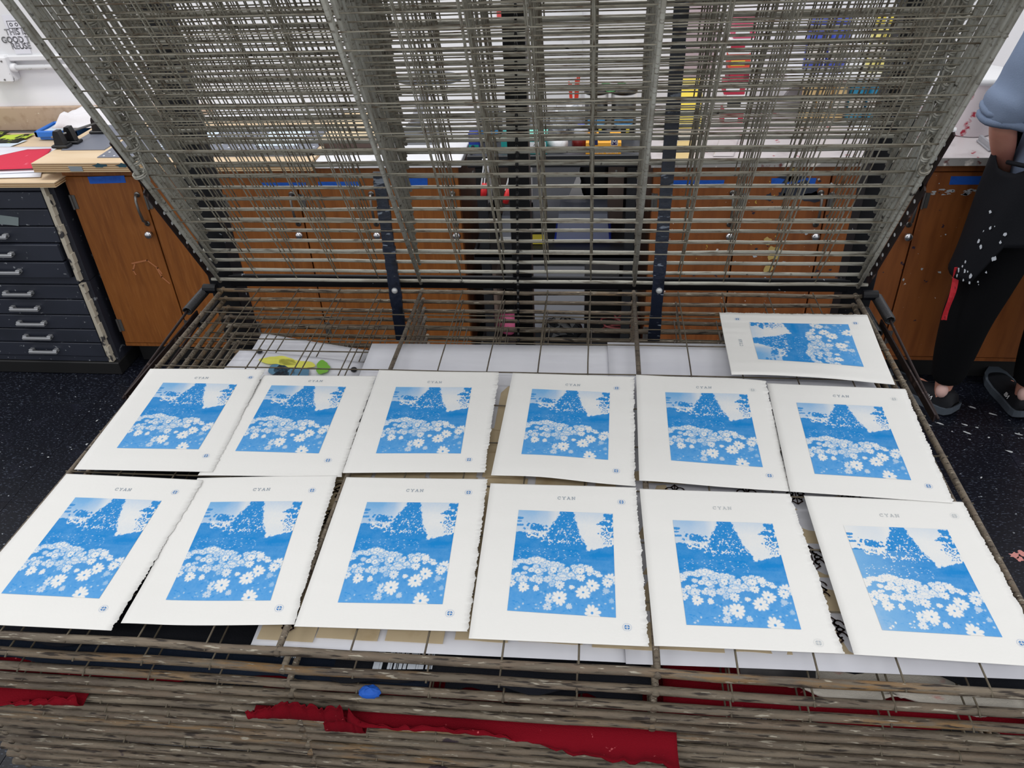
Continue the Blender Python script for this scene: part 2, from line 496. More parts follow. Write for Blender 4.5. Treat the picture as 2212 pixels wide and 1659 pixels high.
def blot(mb, cx, cy, r, to3, seed, el=1.0, n=14, ang=0.0, soft=False):
    rs = random.Random(seed)
    pts = []
    f1, f2, f3 = [rs.uniform(0, 6.28) for _ in range(3)]
    for i in range(n):
        a = 2 * math.pi * i / n
        q = r * (.95 + .14 * math.sin(2 * a + f1) + .11 * math.sin(3 * a + f2) + .05 * math.sin(7 * a + f3)) if soft else r * (.6 + .7 * rs.random())
        x, y = q * math.cos(a) * el, q * math.sin(a)
        pts.append(to3(cx + x * math.cos(ang) - y * math.sin(ang), cy + x * math.sin(ang) + y * math.cos(ang)))
    c = to3(cx, cy)
    mb.add(pts + [c], [(i, (i + 1) % n, n) for i in range(n)])


pw, py_, pd = MB(), MB(), MB()
Tz = lambda u, v: (u, YC - .0012, v)
rs = random.Random(5)
for i in range(46):
    px = rs.uniform(1.3, 2.2); pz = rs.uniform(.45, .88)
    blot(pw if i % 3 else pd, px, pz, rs.uniform(.002, .006), Tz, i, rs.uniform(.6, 1.6))
for i in range(16): blot(pw, rs.uniform(1.95, 2.13), rs.uniform(.805, .83), rs.uniform(.002, .005), Tz, 100 + i, 3)
for (x, z, r, e) in [(1.45, .58, .03, .7), (1.44, .52, .022, .8), (1.42, .63, .014, 1.3), (1.36, .62, .008, 1.6), (1.47, .88, .02, 1.3)]: blot(py_, x, z, r, Tz, int(z * 1000), e)
for (x, z, r, e) in [(1.5, .82, .035, 1.8), (1.47, .87, .022, 2.0), (1.40, .80, .014, .9), (1.72, .86, .014, .8), (1.55, .80, .018, 2)]: blot(pd, x, z, r, Tz, int(z * 1000 + 7), e)
pw.build('paint_drips', M['paint_spot'], parent=cr_)['kind'] = 'stuff'
py_.build('paint_drips', mat('faded_yellow_paint', (186, 160, 96), .6), parent=cr_)['kind'] = 'stuff'
pd.build('paint_drips', mat('dark_blue_paint', (38, 44, 58), .6), parent=cr_)['kind'] = 'stuff'
# pale drips on the left run
pk = MB()
for p in [[(-1.10, .52), (-1.03, .535), (-.995, .50), (-.985, .475)], [(-1.09, .515), (-1.105, .49), (-1.10, .47)], [(-1.0, .50), (-.99, .46), (-.965, .43)]]: stroke(pk, p, .006, Tz)
pk.build('paint_drips', mat('faded_pink_paint', (176, 112, 72), .5), parent=cl)['kind'] = 'stuff'

# worktops
b = MB(); b.box(-.243, .30, YC - .025, YW - .024, .921, zc, c=.002); b.box(-1.28, -.243, YC + .485, YW - .024, .921, zc, c=.002)
tag(b.build('worktop', M['lam']), 'white laminate worktop over the left run of brown cabinets', 'worktop')
b = MB(); b.box(.975, 3.0, YC - .025, YW - .024, .921, zc - .004, c=.002); b.box(.975, 3.0, YC - .028, YC - .0255, .918, zc, 1)
tag(b.build('worktop', [M['lamr'], M['lame']]), 'stained pale worktop over the right run of cabinets', 'worktop')

# ================================================================== FLAT FILE (map drawers)
YF = 1.30
xf0, xf1 = -2.55, -1.335
ff = empty('flat_file', ((xf0 + xf1) / 2, YF + .3, 0)); tag(ff, 'dark slate flat file cabinet with ten shallow drawers at the left', 'cabinet')
b = MB(); b.box(xf0, xf1 + .042, YF + .02, YW - .03, .455, .868); b.box(xf0, xf1 + .042, YF + .02, YW - .03, .062, .452); b.build('body', M['ffside'], parent=ff)
b = MB(); b.box(xf0 - .005, xf1 + .045, YF - .004, YW - .03, 0.0, .062, c=.004); b.build('plinth', M['toe'], parent=ff)
b = MB()
for z0, z1 in ((.462, .868), (.066, .447)):
    n = 10
    for i in range(n):
        za = z0 + (z1 - z0) * i / n; zb_ = z0 + (z1 - z0) * (i + 1) / n
        w = .018 + .004 * math.sin(i * 2.1 + z0 * 9)
        b.box(xf1 + .004, xf1 + .004 + w, YF - .002, YF + .02, za, zb_)
b.build('worn_edge_strip', M['worn'], parent=ff)
zs = [(.776, .845), (.704, .774), (.632, .702), (.556, .630), (.480, .552), (.376, .442), (.301, .374), (.231, .299), (.162, .229), (.090, .160)]
b = MB(); b.box(xf0, xf1 + .002, YF + .006, YF + .02, .848, .868); b.box(xf0, xf1 + .002, YF + .006, YF + .02, .446, .478); b.box(xf0, xf1, YF + .006, YF + .02, .064, .088)
b.build('rail', M['drawer'], parent=ff)
for i, (z0, z1) in enumerate(zs):
    out = .012 if i in (3, 4) else 0
    b = MB(); b.box(xf0 + .01, xf1 - .002 - (.012 if i in (3, 4) else 0), YF - out, YF + .02, z0 + .0015, z1 - .0015, c=.0025)
    dw = b.build('drawer', M['drawer'], parent=ff)
    for hx in (-1.612, -2.15):
        if i == 1 and hx > -1.7: continue
        hz = z0 + (z1 - z0) * .45
        b = MB(); b.box(hx - .062, hx + .068, YF - out - .026, YF - out - .012, hz - .006, hz + .006, c=.002)
        for e in (hx - .062, hx + .05): b.box(e, e + .018, YF - out - .02, YF - out, hz - .004, hz + .012, c=.002)
        b.build('handle', M['handle'], parent=dw)
b = MB()
pl = [ony(-20, 462, YF - .002), ony(40, 470, YF - .002), ony(40, 488, YF - .002), ony(-20, 482, YF - .002)]
b.add(pl, [(0, 1, 2, 3)]); b.build('paper_label', mat('grey_green_label', (120, 132, 134), .6), parent=ff, solid=.0006, soff=1)
# plywood top resting on the flat file
def plyboard(name, x0, x1, y0, y1, z0, z1, label, n=7):
    t = empty(name, ((x0 + x1) / 2, (y0 + y1) / 2, z0)); tag(t, label, 'board')
    b = MB(); h = (z1 - z0) / n
    for i in range(n - 1):
        g = .0006 * (i % 2)
        b.box(x0 + g, x1 - g, y0 + g, y1 - g, z0 + i * h, z0 + (i + 1) * h, i % 2)
    b.build('core_plies', [M['ply_a'], M['ply_b']], parent=t)
    b = MB(); b.box(x0, x1, y0, y1, z0 + (n - 1) * h, z1); b.build('face_ply', M['ply'], parent=t)
    return t


plyboard('plywood_board', xf0, -1.252, YF - .02, YF + .60, .870, .889, 'plywood board lying on top of the dark flat file', 5)


def sheet(name, quad, m, z=None, nx=12, ny=12, amp=.0015, seed=0, thick=.0006, label=None, cat=None, group=None, parent=None, curl=None):
    """a thin sheet over four world corners (tl, tr, br, bl)"""
    q = [np.array(p, float) for p in quad]
    r = random.Random(seed); ph = [r.uniform(0, 6) for _ in range(4)]
    P = np.zeros((ny, nx, 3))
    for j in range(ny):
        t = j / (ny - 1)
        for i in range(nx):
            s = i / (nx - 1)
            p = (q[0] * (1 - s) + q[1] * s) * (1 - t) + (q[3] * (1 - s) + q[2] * s) * t
            h = amp * (2 + math.sin(4 * s + ph[0]) * math.cos(3 * t + ph[1]) + math.sin(5 * t + 3 * s + ph[2])) * .5
            p = p + np.array([0, 0, h])
            if curl: p = p + np.array([0, 0, curl(s, t)])
            P[j, i] = p
    b = MB(); b.grid(P[::-1])
    o = b.build(name, m, parent=parent, smooth=True, solid=thick, soff=1)
    if label: tag(o, label, cat, group)
    return o


def zq(z, *pts): return [onz(x, y, z) for x, y in pts]


zt = .8895
for i, (dx, m, q, lb) in enumerate([
        (0, M['white_paper'], [(-250, 330), (95, 352), (88, 383), (-250, 391)], 'lowest pale sheet of the paper pile on the flat file'),
        (0, M['white_paper'], [(-250, 325), (100, 347), (122, 371), (-250, 384)], 'second white sheet of the paper pile on the flat file'),
        (0, M['white_paper'], [(-260, 318), (128, 318), (132, 362), (-250, 372)], 'top white sheet under the red print on the flat file')]):
    sheet('paper_sheet', zq(zt + .003 + .004 * i, *q), m, amp=.0012, seed=i, label=lb, cat='paper', nx=16)
sheet('red_print', zq(zt + .0155, (-160, 372), (60, 323), (112, 322), (78, 364)), M['redprint'], amp=.001, seed=9, label='bright red printed sheet on the paper pile on the flat file', cat='print')
for i, (q, lb) in enumerate([([(-90, 297), (76, 289), (38, 308), (-90, 312)], 'lime green and black print lying behind the red sheet'),
                             ([(-90, 285), (22, 285), (-10, 303), (-90, 305)], 'lime green print overlapping another at the left frame edge')]):
    sheet('lime_print', zq(.896 + .002 * i, *q), M['lime'], amp=.0006, seed=20 + i, label=lb, cat='print', group=None)
sheet('paper_sheet', zq(.893, (-60, 309), (60, 303), (20, 318), (-60, 330)), M['palebl'], amp=.0006, seed=30, label='pale sheet in front of the lime green prints', cat='paper')

# ---- plywood work board on the left worktop, with its mat and press clamps
bx0, bx1 = -1.335, -.245
pb = plyboard('plywood_board', bx0, bx1, YC - .045, YC + .48, .9205, .955, 'thick plywood work board with paint-stained edge at the left of the worktop', 9)
b = MB()
for (u0, u1, z0, z1) in [(-1.10, -1.02, .940, .952), (-1.0, -.935, .941, .951)]:
    blot(b, (u0 + u1) / 2, (z0 + z1) / 2, .008, lambda u, v: (u, YC - .0462, v), 3, 3.4)
b.build('paint_stain', mat('dark_teal_paint', (34, 72, 86), .6), parent=pb)
b = MB(); b.add([(-1.185, YC - .0465, .924), (-1.135, YC - .0465, .924), (-1.135, YC - .0465, .942), (-1.19, YC - .0465, .944)], [(0, 1, 2, 3)])
b.build('tape_patch', mat('grey_tape', (136, 144, 150), .5), parent=pb, solid=.0006, soff=0)
zb1 = .9555
cm = empty('cutting_mat', (-.7, YC + .2, zb1)); tag(cm, 'grey cutting mat with white dots lying on the plywood board', 'mat')
b = MB(); b.box(-1.10, bx1 - .02, YC + .01, YC + .38, zb1, zb1 + .003, c=.0008); b.build('surface', M['matg'], parent=cm)
b = MB()
for i in range(20):
    for j in range(9):
        x = -1.08 + i * .042; y = YC + .025 + j * .042
        b.lathe([(.0045, zb1 + .003), (.0045, zb1 + .0034)], (x, y, 0), 8)
b.build('white_dots', M['white'], parent=cm)['kind'] = 'stuff'
for x in (-.9, -.52):
    b = MB(); b.box(x, x + .17, YC + .12, YC + .34, zb1 + .0036, zb1 + .005, c=.0004)
    tag(b.build('pale_sheet', M['palebl']), ('left' if x < -.7 else 'right') + ' pale blue sheet lying on the grey cutting mat', 'paper')
b = MB(); b.box(-1.30, -1.12, YC + .10, YC + .42, zb1, zb1 + .003, c=.0008)
tag(b.build('mat', M['matg']), 'grey mat under the black press clamps on the plywood board', 'mat')


def clampblock(x, y, z, lb, s=1.0):
    t = empty('press_clamp', (x, y, z)); tag(t, lb, 'clamp', None)
    b = MB(); b.box(x - .033 * s, x + .033 * s, y - .02 * s, y + .02 * s, z, z + .012 * s, c=.003); b.build('base', M['black'], parent=t)
    b = MB()
    pr = [(-.020, .012), (.020, .012), (.014, .05), (.010, .066), (-.008, .066), (-.013, .055)]
    n = len(pr)
    vs = [(x + a * s, y - .014 * s, z + c * s) for a, c in pr] + [(x + a * s, y + .014 * s, z + c * s) for a, c in pr]
    b.add(vs, [tuple(range(n)), tuple(range(2 * n - 1, n - 1, -1))] + [(i, i + n, (i + 1) % n + n, (i + 1) % n) for i in range(n)])
    b.build('upright', M['black'], parent=t)
    return t


p1 = onz(135, 318, zb1 + .003); p2 = onz(158, 309, zb1 + .003); p3 = onz(215, 287, zb1 + .003)
clampblock(p1[0], p1[1], zb1 + .003, 'nearest black press clamp at the front corner of the plywood board')
clampblock(p2[0], p2[1], zb1 + .003, 'middle black press clamp holding the steel bar on the plywood board')
clampblock(p3[0], p3[1], zb1 + .003, 'farthest black press clamp, half behind the raised shelves')
b = MB(); b.tube([(p1[0] - .02, p1[1] - .015, zb1 + .046), (p2[0], p2[1], zb1 + .047), (p3[0] + .03, p3[1] + .01, zb1 + .05)], .0045, 10)
tag(b.build('steel_bar', M['dullsteel'], smooth=True), 'steel bar running through the black press clamps', 'bar')

# blue tray, towel heap
ta = onz(78, 300, .90); tb = onz(150, 292, .90)
tr = empty('blue_tray', (ta[0] + .1, ta[1] + .06, .893)); tag(tr, 'blue plastic tray of papers behind the press clamps', 'tray')
x0, x1, y0, y1 = ta[0], ta[0] + .19, ta[1] + .0, ta[1] + .15
b = MB(); b.box(x0 + .012, x1 - .012, y0 + .012, y1 - .012, .893, .905)
for a in ((x0, x1, y0, y0 + .014), (x0, x1, y1 - .014, y1), (x0, x0 + .014, y0, y1), (x1 - .014, x1, y0, y1)): b.box(*a, .905, .932, c=.004)
b.build('rim', M['bluetray'], parent=tr)
sheet('papers', [(x0 + .02, y1 - .02, .92), (x1 - .02, y1 - .02, .92), (x1 - .02, y0 + .02, .922), (x0 + .02, y0 + .02, .922)], M['palebl'], amp=.002, seed=4, parent=tr)
b = MB(); nx, ny = 26, 18
P = np.zeros((ny, nx, 3)); r = random.Random(3)
wa, wb = onz(118, 292, .90), onz(225, 285, .90)
for j in range(ny):
    for i in range(nx):
        s, t = i / (nx - 1), j / (ny - 1)
        hgt = .022 + .10 * s * t + .035 * math.sin(s * 5 + 1) * math.sin(t * 4 + .4) + .012 * math.sin(13 * s + 6 * t) + .008 * math.sin(19 * t - 8 * s)
        edge = min(1, 7 * min(s, 1 - s, t, 1 - t))
        P[j, i] = (wa[0] + .06 + s * .36, YW - .225 + t * .19, .950 + max(.004, hgt * edge))
b.grid(P)
tag(b.build('towel_heap', M['towel'], smooth=True, solid=.002, soff=1), 'crumpled white paper towels heaped behind the blue tray', 'towel')

# second wooden board with dark front edge at the right end of the left worktop
q0, q1 = ony(692, 331, YC + .13), ony(815, 318, YC + .13)
wb2 = empty('screen_board', ((q0[0] + q1[0]) / 2, YC + .25, zc)); tag(wb2, 'pale wooden board with a dark brown front edge on the worktop', 'board')
b = MB(); b.box(q0[0], q1[0], YC + .14, YC + .5, zc + .002, zc + .03, c=.002); b.build('panel', M['palewood'], parent=wb2)
b = MB(); b.box(q0[0], q1[0], YC + .125, YC + .14, zc + .001, zc + .032, c=.002); b.build('front_strip', M['choc'], parent=wb2)

# grey tabletop tool with an oval head
g0 = ony(925, 325, YC + .22)
tl = empty('tabletop_tool', (g0[0], YC + .25, zc)); tag(tl, 'dark grey metal tool with flat oval head standing on the white worktop', 'tool')
b = MB(); b.add([(g0[0] - .09, YC + .16, zc + .001), (g0[0] + .06, YC + .16, zc + .001), (g0[0] + .06, YC + .30, zc + .001), (g0[0] - .09, YC + .30, zc + .001),
                 (g0[0] - .08, YC + .20, zc + .05), (g0[0] - .02, YC + .20, zc + .05), (g0[0] - .02, YC + .28, zc + .05), (g0[0] - .08, YC + .28, zc + .05)],
                [(3, 2, 1, 0), (4, 5, 6, 7), (0, 1, 5, 4), (1, 2, 6, 5), (2, 3, 7, 6), (3, 0, 4, 7)])
b.build('base', M['metalgrey'], parent=tl)
b = MB(); b.tube([(g0[0] - .05, YC + .24, zc + .04), (g0[0] - .02, YC + .25, zc + .12), (g0[0] + .02, YC + .26, zc + .19)], [.022, .018, .015], 10); b.build('arm', M['greyboard'], parent=tl, smooth=True)
b = MB(); b.ell((g0[0] + .02, YC + .27, zc + .215), (.13, .07, .022), 24, 10); b.build('head', M['metalgrey'], parent=tl, smooth=True)

# wall sign, junction box, conduit
def textmesh(body, size, outline=False, bevel=.0006):
    cu = bpy.data.curves.new('lettering', 'FONT'); cu.body = body; cu.size = size; cu.align_x = 'CENTER'; cu.align_y = 'CENTER'
    cu.resolution_u = 3
    if outline:
        cu.fill_mode = 'NONE'; cu.bevel_depth = bevel; cu.bevel_resolution = 0; cu.dimensions = '3D'
    o = bpy.data.objects.new('lettering', cu); COL.objects.link(o)
    dg = bpy.context.evaluated_depsgraph_get(); dg.update()
    me = bpy.data.meshes.new_from_object(o.evaluated_get(dg))
    vs = [tuple(v.co) for v in me.vertices]; fs = [tuple(p.vertices) for p in me.polygons]
    bpy.data.objects.remove(o); bpy.data.curves.remove(cu); bpy.data.meshes.remove(me)
    return vs, fs


yw = YW - .021
c0 = ony(12, 40, yw); c1 = ony(62, 112, yw)
xs0, xs1, zt1, zb_ = c0[0], c1[0], ony(36, 38, yw)[2], ony(36, 110, yw)[2]
sg = empty('wall_sign', ((xs0 + xs1) / 2, yw, zb_)); tag(sg, 'hand-lettered white sign reading THIS IS GOOD TO REUSE on the wall', 'sign')
b = MB(); b.box(xs0 - .012, xs1 + .012, yw - .0015, yw, zb_ - .012, zt1 + .012); b.build('sheet', M['white_paper'], parent=sg)
lines = ['THIS IS', 'GOOD TO', 'REUSE']
zl = [ony(36, yy, yw)[2] for yy in (69, 86, 100)]
lt = MB()
for i, (s_, z) in enumerate(zip(lines, zl)):
    vs, fs = textmesh(s_, .034, True, .0011)
    rr = random.Random(i)
    lt.add([((xs0 + xs1) / 2 + v[0] * .95, yw - .002 + v[2] * .2, z + v[1] + .05 * v[0] * (0.6 if i == 0 else .1)) for v in vs], fs)
lt.build('lettering', M['black_line'], parent=sg)
dd = MB(); zc1 = ony(28, 53, yw)[2]; xx0 = ony(17, 53, yw)[0]
TZ = lambda u, v: (u, yw - .0019, v)
stroke(dd, [(xx0, zc1 - .014), (xx0 + .08, zc1 - .014), (xx0 + .08, zc1 + .014), (xx0, zc1 + .014), (xx0, zc1 - .014)], .0022, TZ)
for i in range(3):
    cx = xx0 + .015 + i * .024
    stroke(dd, [(cx + .006 * math.cos(a), zc1 + .006 * math.sin(a)) for a in np.linspace(0, 2 * math.pi, 9)], .0028, TZ)
stroke(dd, [(xx0 + .075, zc1 - .016), (xx0 + .066, zc1 - .026), (xx0 + .085, zc1 - .028)], .002, TZ)
dd.build('doodle', M['black_line'], parent=sg)
jb = ony(8, 150, YW - .05)
jx = empty('junction_box', (jb[0] - .02, YW - .03, jb[2] - .06)); tag(jx, 'white junction box with screws on the wall under the ledge', 'electrical box')
b = MB(); b.box(jb[0] - .10, jb[0] + .03, YW - .06, YW - .001, jb[2] - .055, jb[2] + .055, c=.008); b.build('box', M['conduit'], parent=jx)
for dx, dz in ((-.005, -.04), (.012, .035), (-.03, -.02)):
    b = MB(); b.lathe([(.004, 0), (.004, -.003)], (jb[0] + dx, YW - .06, jb[2] + dz), 8, axis='y'); b.build('screw', M['dullsteel'], parent=jx)
zcd = ony(60, 146, YW - .04)[2]
cn = empty('conduit', (-1.2, YW - .03, zcd)); tag(cn, 'white painted conduit pipe running right from the junction box', 'pipe')
b = MB(); b.tube([(jb[0] + .028, YW - .035, zcd), (-.2, YW - .035, zcd)], .011, 12); b.build('pipe', M['conduit'], parent=cn, smooth=True)
b = MB(); b.lathe([(.016, 0), (.018, .003), (.018, .02), (.015, .024)], (jb[0] + .028, YW - .035, zcd), 12, axis='x'); b.build('coupling', M['conduit'], parent=cn, smooth=True)

# ================================================================== UTILITY CART in the gap
cx0, cx1 = .322, .955
cy0, cy1 = YC - .02, YC + .46
ct = empty('utility_cart', ((cx0 + cx1) / 2, (cy0 + cy1) / 2, 0)); tag(ct, 'black plastic utility cart loaded with supplies between the two cabinet runs', 'cart')


def traypart(z, m, h=.035, t=.012):
    b = MB(); b.box(cx0, cx1, cy0, cy1, z - .02, z, 0, .004)
    for a in ((cx0, cx1, cy0, cy0 + t), (cx0, cx1, cy1 - t, cy1), (cx0, cx0 + t, cy0 + t, cy1 - t), (cx1 - t, cx1, cy0 + t, cy1 - t)): b.box(*a, z - .03, z + .014, 1, .003)
    return b.build('tray', [m, M['cart']], parent=ct)


ztop = zc + .003
traypart(ztop, M['carttop'])
zmid = ony(1150, 548, cy0)[2]
traypart(zmid, M['cart']); traypart(.16, M['cart'])
for x in (cx0 + .025, cx1 - .06):
    for y in (cy0 + .012, cy1 - .045):
        b = MB(); b.box(x, x + .036, y, y + .034, .10, ztop - .03, c=.006); b.build('post', M['cart'], parent=ct)
        w = MB(); w.lathe([(.012, -.012), (.036, -.011), (.036, .011), (.012, .012)], (x + .018, y + .018, .04), 14, axis='x'); w.tube([(x + .018, y + .018, .05), (x + .018, y + .018, .11)], .01, 8)
        w.build('caster', M['black'], parent=ct, smooth=True)
b = MB()
for x in (cx0 + .02, cx1 - .10): b.tube([(x, cy0 - .001, .905), (x, cy0 - .016, .90), (x + .075, cy0 - .016, .90), (x + .075, cy0 - .001, .905)], .005, 8)
b.build('rim_hook', M['dullsteel'], parent=ct)


def carton(name, px, Y, depth, m, lab, cat='box', face=None, hz=None, grp=None):
    """box whose front bottom-left / top-right corners show at px=(x0,ytop,x1,ybot)"""
    x0 = ony(px[0], px[3], Y)[0]; x1 = ony(px[2], px[3], Y)[0]
    z0 = hz if hz is not None else ony((px[0] + px[2]) / 2, px[3], Y)[2]
    z1 = ony((px[0] + px[2]) / 2, px[1], Y)[2]
    t = empty(name, ((x0 + x1) / 2, Y + depth / 2, z0)); tag(t, lab, cat, grp)
    b = MB(); b.box(x0, x1, Y, Y + depth, z0, z1, c=.0012); b.build('carton', m, parent=t)
    return t, (x0, x1, z0, z1)


def front_patch(parent, name, x0, x1, z0, z1, Y, m):
    b = MB(); b.box(x0, x1, Y - .0007, Y - .0001, z0, z1); return b.build(name, m, parent=parent)


def top_patch(parent, name, x0, x1, y0, y1, z, m):
    b = MB(); b.box(x0, x1, y0, y1, z + .0001, z + .0007); return b.build(name, m, parent=parent)


def front_text(parent, s, size, cx, cz, Y, m, sx=1.0):
    vs, fs = textmesh(s, size)
    b = MB(); b.add([(cx + v[0] * sx, Y - .0012, cz + v[1]) for v in vs], fs); return b.build('lettering', m, parent=parent)


# glove carton, amber
Yg = YC + .012
gl, (gx0, gx1, gz0, gz1) = carton('glove_box', (1265, 308, 1341, 340), Yg, .13, M['orange'], 'amber carton of gloves with black opening and an M on its front', 'box', hz=ztop + .001)
top_patch(gl, 'opening', gx0 + .045, gx0 + .085, Yg + .02, Yg + .128, gz1, M['black'])
front_patch(gl, 'size_badge', gx0 + .088, gx0 + .112, gz0 + .036, gz0 + .060, Yg, M['white'])
front_patch(gl, 'size_square', gx0 + .090, gx0 + .110, gz0 + .038, gz0 + .058, Yg - .0006, mat('deep_violet', (44, 30, 80), .5))
front_text(gl, 'M', .022, gx0 + .100, gz0 + .0475, Yg - .0008, M['white'])
front_patch(gl, 'brand_badge', gx0 + .012, gx0 + .042, gz0 + .038, gz0 + .058, Yg, mat('deep_navy', (32, 40, 84), .5))
front_text(gl, 'Nitrile Gloves', .017, gx0 + .068, gz0 + .014, Yg - .0002, M['white'], .95)
# mint / teal carton
tc, (tx0, tx1, tz0, tz1) = carton('tissue_box', (1140, 297, 1181, 328), YC + .03, .10, M['teal'], 'teal and mint carton with white label at the cart front', 'box', hz=ztop + .001)
front_patch(tc, 'label', tx0 + .003, tx1 - .003, tz0 + .02, tz0 + .045, YC + .03, M['white'])
front_text(tc, 'APEX', .011, (tx0 + tx1) / 2, tz0 + .034, YC + .0293, M['black_line'])
top_patch(tc, 'mint_top', tx0, tx1, YC + .03, YC + .128, tz1, M['teal_l'])
t2, (ux0, ux1, uz0, uz1) = carton('small_carton', (1083, 296, 1111, 325), YC + .05, .09, M['teal'], 'teal carton with black oval opening beside the black post', 'box', hz=ztop + .001)
b = MB(); b.lathe([(.022, uz1 + .0002), (.022, uz1 + .0008)], ((ux0 + ux1) / 2, YC + .09, 0), 16); b.build('opening', M['black'], parent=t2)
rb, (rx0, rx1, rz0, rz1) = carton('foil_carton', (1013, 288, 1034, 317), YC + .10, .06, M['royal'], 'royal blue carton with white lettering at the cart left edge', 'box', hz=ztop + .001)
front_text(rb, 'Reyn', .014, (rx0 + rx1) / 2, rz1 - .012, YC + .0995, M['white'], .95)
front_patch(rb, 'teal_band', rx0, rx1, rz0, rz0 + .014, YC + .10, M['teal'])


# ink buckets
def bucket(px0, px1, ytop, ybot, Y, lab, stack=0, z0=None):
    xa, xb_ = ony(px0, ybot, Y)[0], ony(px1, ybot, Y)[0]
    R = (xb_ - xa) / 2; cx = (xa + xb_) / 2
    zz = ztop + .001 if z0 is None else z0
    z1 = ony((px0 + px1) / 2, ytop, Y)[2]; h = z1 - zz
    t = empty('ink_bucket', (cx, Y + R, zz)); tag(t, lab, 'bucket')
    b = MB(); b.lathe([(R * .93, 0), (R * .95, .003), (R * .99, h * .86)], (cx, Y + R, zz), 28); b.build('body', M['ink_blk'], parent=t, smooth=True)
    b = MB(); b.lathe([(R * 1.01, h * .80), (R * 1.02, h * .805), (R * 1.02, h * .90), (R * 1.01, h * .905)], (cx, Y + R, zz), 28); b.build('white_band', M['white'], parent=t, smooth=True)
    b = MB(); b.lathe([(R * 1.02, h * .905), (R * 1.06, h * .91), (R * 1.06, h * .99), (R * .9, h), (R * .88, h * .985)], (cx, Y + R, zz), 28); b.build('lid', M['black'], parent=t, smooth=True)
    # label band on the near half
    for nm, za, zb2, a0, a1, m in [('blue_label', .30, .42, 3.9, 5.6, M['sky_b']), ('white_script', .52, .545, 4.4, 5.5, M['white']), ('yellow_dot', .14, .26, 4.95, 5.25, M['yel'])]:
        P = np.array([[(cx + R * .995 * math.cos(a), Y + R + R * .995 * math.sin(a), zz + h * zf) for a in np.linspace(a0, a1, 10)] for zf in (za, zb2)])
        b = MB(); b.grid(P); b.build(nm, m, parent=t)
    return t


bucket(1262, 1312, 196, 281, YC + .19, 'left of the two black ink buckets behind the amber glove box')
bucket(1319, 1373, 196, 281, YC + .19, 'right of the two black ink buckets behind the amber glove box')
bucket(1031, 1085, 246, 312, YC + .16, 'black ink bucket with white band near the blue carton')
# white roll, red bottle, bags, white cartons
r0, r1 = onz(1168, 310, ztop + .03), onz(1216, 316, ztop + .03)
b = MB(); b.tube([(r0[0] + .03, r0[1] + .02, ztop + .028), (r1[0] + .005, r1[1] + .02, ztop + .028)], .024, 18)
tag(b.build('paper_roll', M['white'], smooth=True), 'white paper roll lying between the teal carton and glove box', 'roll')
rp = onz(1255, 317, ztop)
rbt = empty('ink_bottle', (rp[0], rp[1], ztop + .001)); tag(rbt, 'squat bottle of dark red ink with blue cap left of glove box', 'bottle')
b = MB(); b.lathe([(.03, 0), (.034, .004), (.034, .03), (.026, .04)], (rp[0], rp[1], ztop + .001), 20); b.build('body', mat('dark_red_ink', (110, 30, 28), .25), parent=rbt, smooth=True)
b = MB(); b.lathe([(.026, .04), (.026, .062), (.015, .07)], (rp[0], rp[1], ztop + .001), 20); b.build('shoulder', M['bag'], parent=rbt, smooth=True)
b = MB(); b.lathe([(.013, .07), (.013, .088), (.0, .089)], (rp[0], rp[1], ztop + .001), 14); b.build('cap', M['blue_lid'], parent=rbt, smooth=True)
for i, (px, dep, m, lb) in enumerate([((1188, 236, 1226, 276), .05, M['bag'], 'clear plastic bag crumpled behind the white roll'), ((1226, 240, 1262, 274), .05, M['bag'], 'pale plastic bag beside the left black ink bucket')]):
    Y = YC + .24 + .02 * i; c = ony((px[0] + px[2]) / 2, (px[1] + px[3]) / 2, Y); w_ = (ony(px[2], px[3], Y)[0] - ony(px[0], px[3], Y)[0]) / 2
    b = MB(); rr = random.Random(i); n, m_ = 14, 9
    b.ell((c[0], Y + .03, ztop + .05), (w_, .035, .05), n, m_)
    b.v = [(v[0] + rr.uniform(-.008, .008), v[1] + rr.uniform(-.008, .008), max(ztop + .001, v[2] + rr.uniform(-.008, .008))) for v in b.v]
    tag(b.build('plastic_bag', m), lb, 'bag')
for px, Y, dp, m, lb in [((1086, 252, 1110, 282), YC + .28, .08, M['white'], 'white carton with a small printed label behind the teal carton'),
                         ((1146, 246, 1182, 284), YC + .30, .08, M['greyboard'], 'pale grey carton behind the mint carton'),
                         ((1372, 262, 1384, 300), YC + .2, .05, M['white'], 'thin white carton right of the ink buckets')]:
    carton('white_carton', px, Y, dp, m, lb, 'box', hz=ztop + .001)
# sticks in a cup
sc_ = ony(1240, 235, YC + .36)
cup = empty('stick_cup', (sc_[0], YC + .36, ztop)); tag(cup, 'pale cup holding bright red sticks at the back of the cart', 'cup')
b = MB(); b.lathe([(.026, 0), (.032, .10), (.030, .10), (.024, .004)], (sc_[0], YC + .36, ztop + .001), 16); b.build('cup', M['white'], parent=cup, smooth=True)
for dx, dz in ((-.02, .17), (-.012, .165), (.006, .18), (.014, .21), (.02, .19)):
    b = MB(); b.tube([(sc_[0] + dx * .3, YC + .36, ztop + .012), (sc_[0] + dx, YC + .36, ztop + dz)], .0035, 6); b.build('stick', mat('red_stick', (206, 60, 40), .5) if dx == -.02 else bpy.data.materials['red_stick'], parent=cup)
gq = zq(1.12, (1296, 186), (1355, 186), (1360, 189), (1296, 190))
gc = ony(1325, 186, YC + .27)
b = MB(); nx = 14; P = np.zeros((6, nx, 3))
for j in range(6):
    for i in range(nx):
        P[j, i] = (gc[0] - .055 + .11 * i / (nx - 1), YC + .2 + .1 * j / 5, gc[2] - .002 + .006 * math.sin(i * .9 + j))
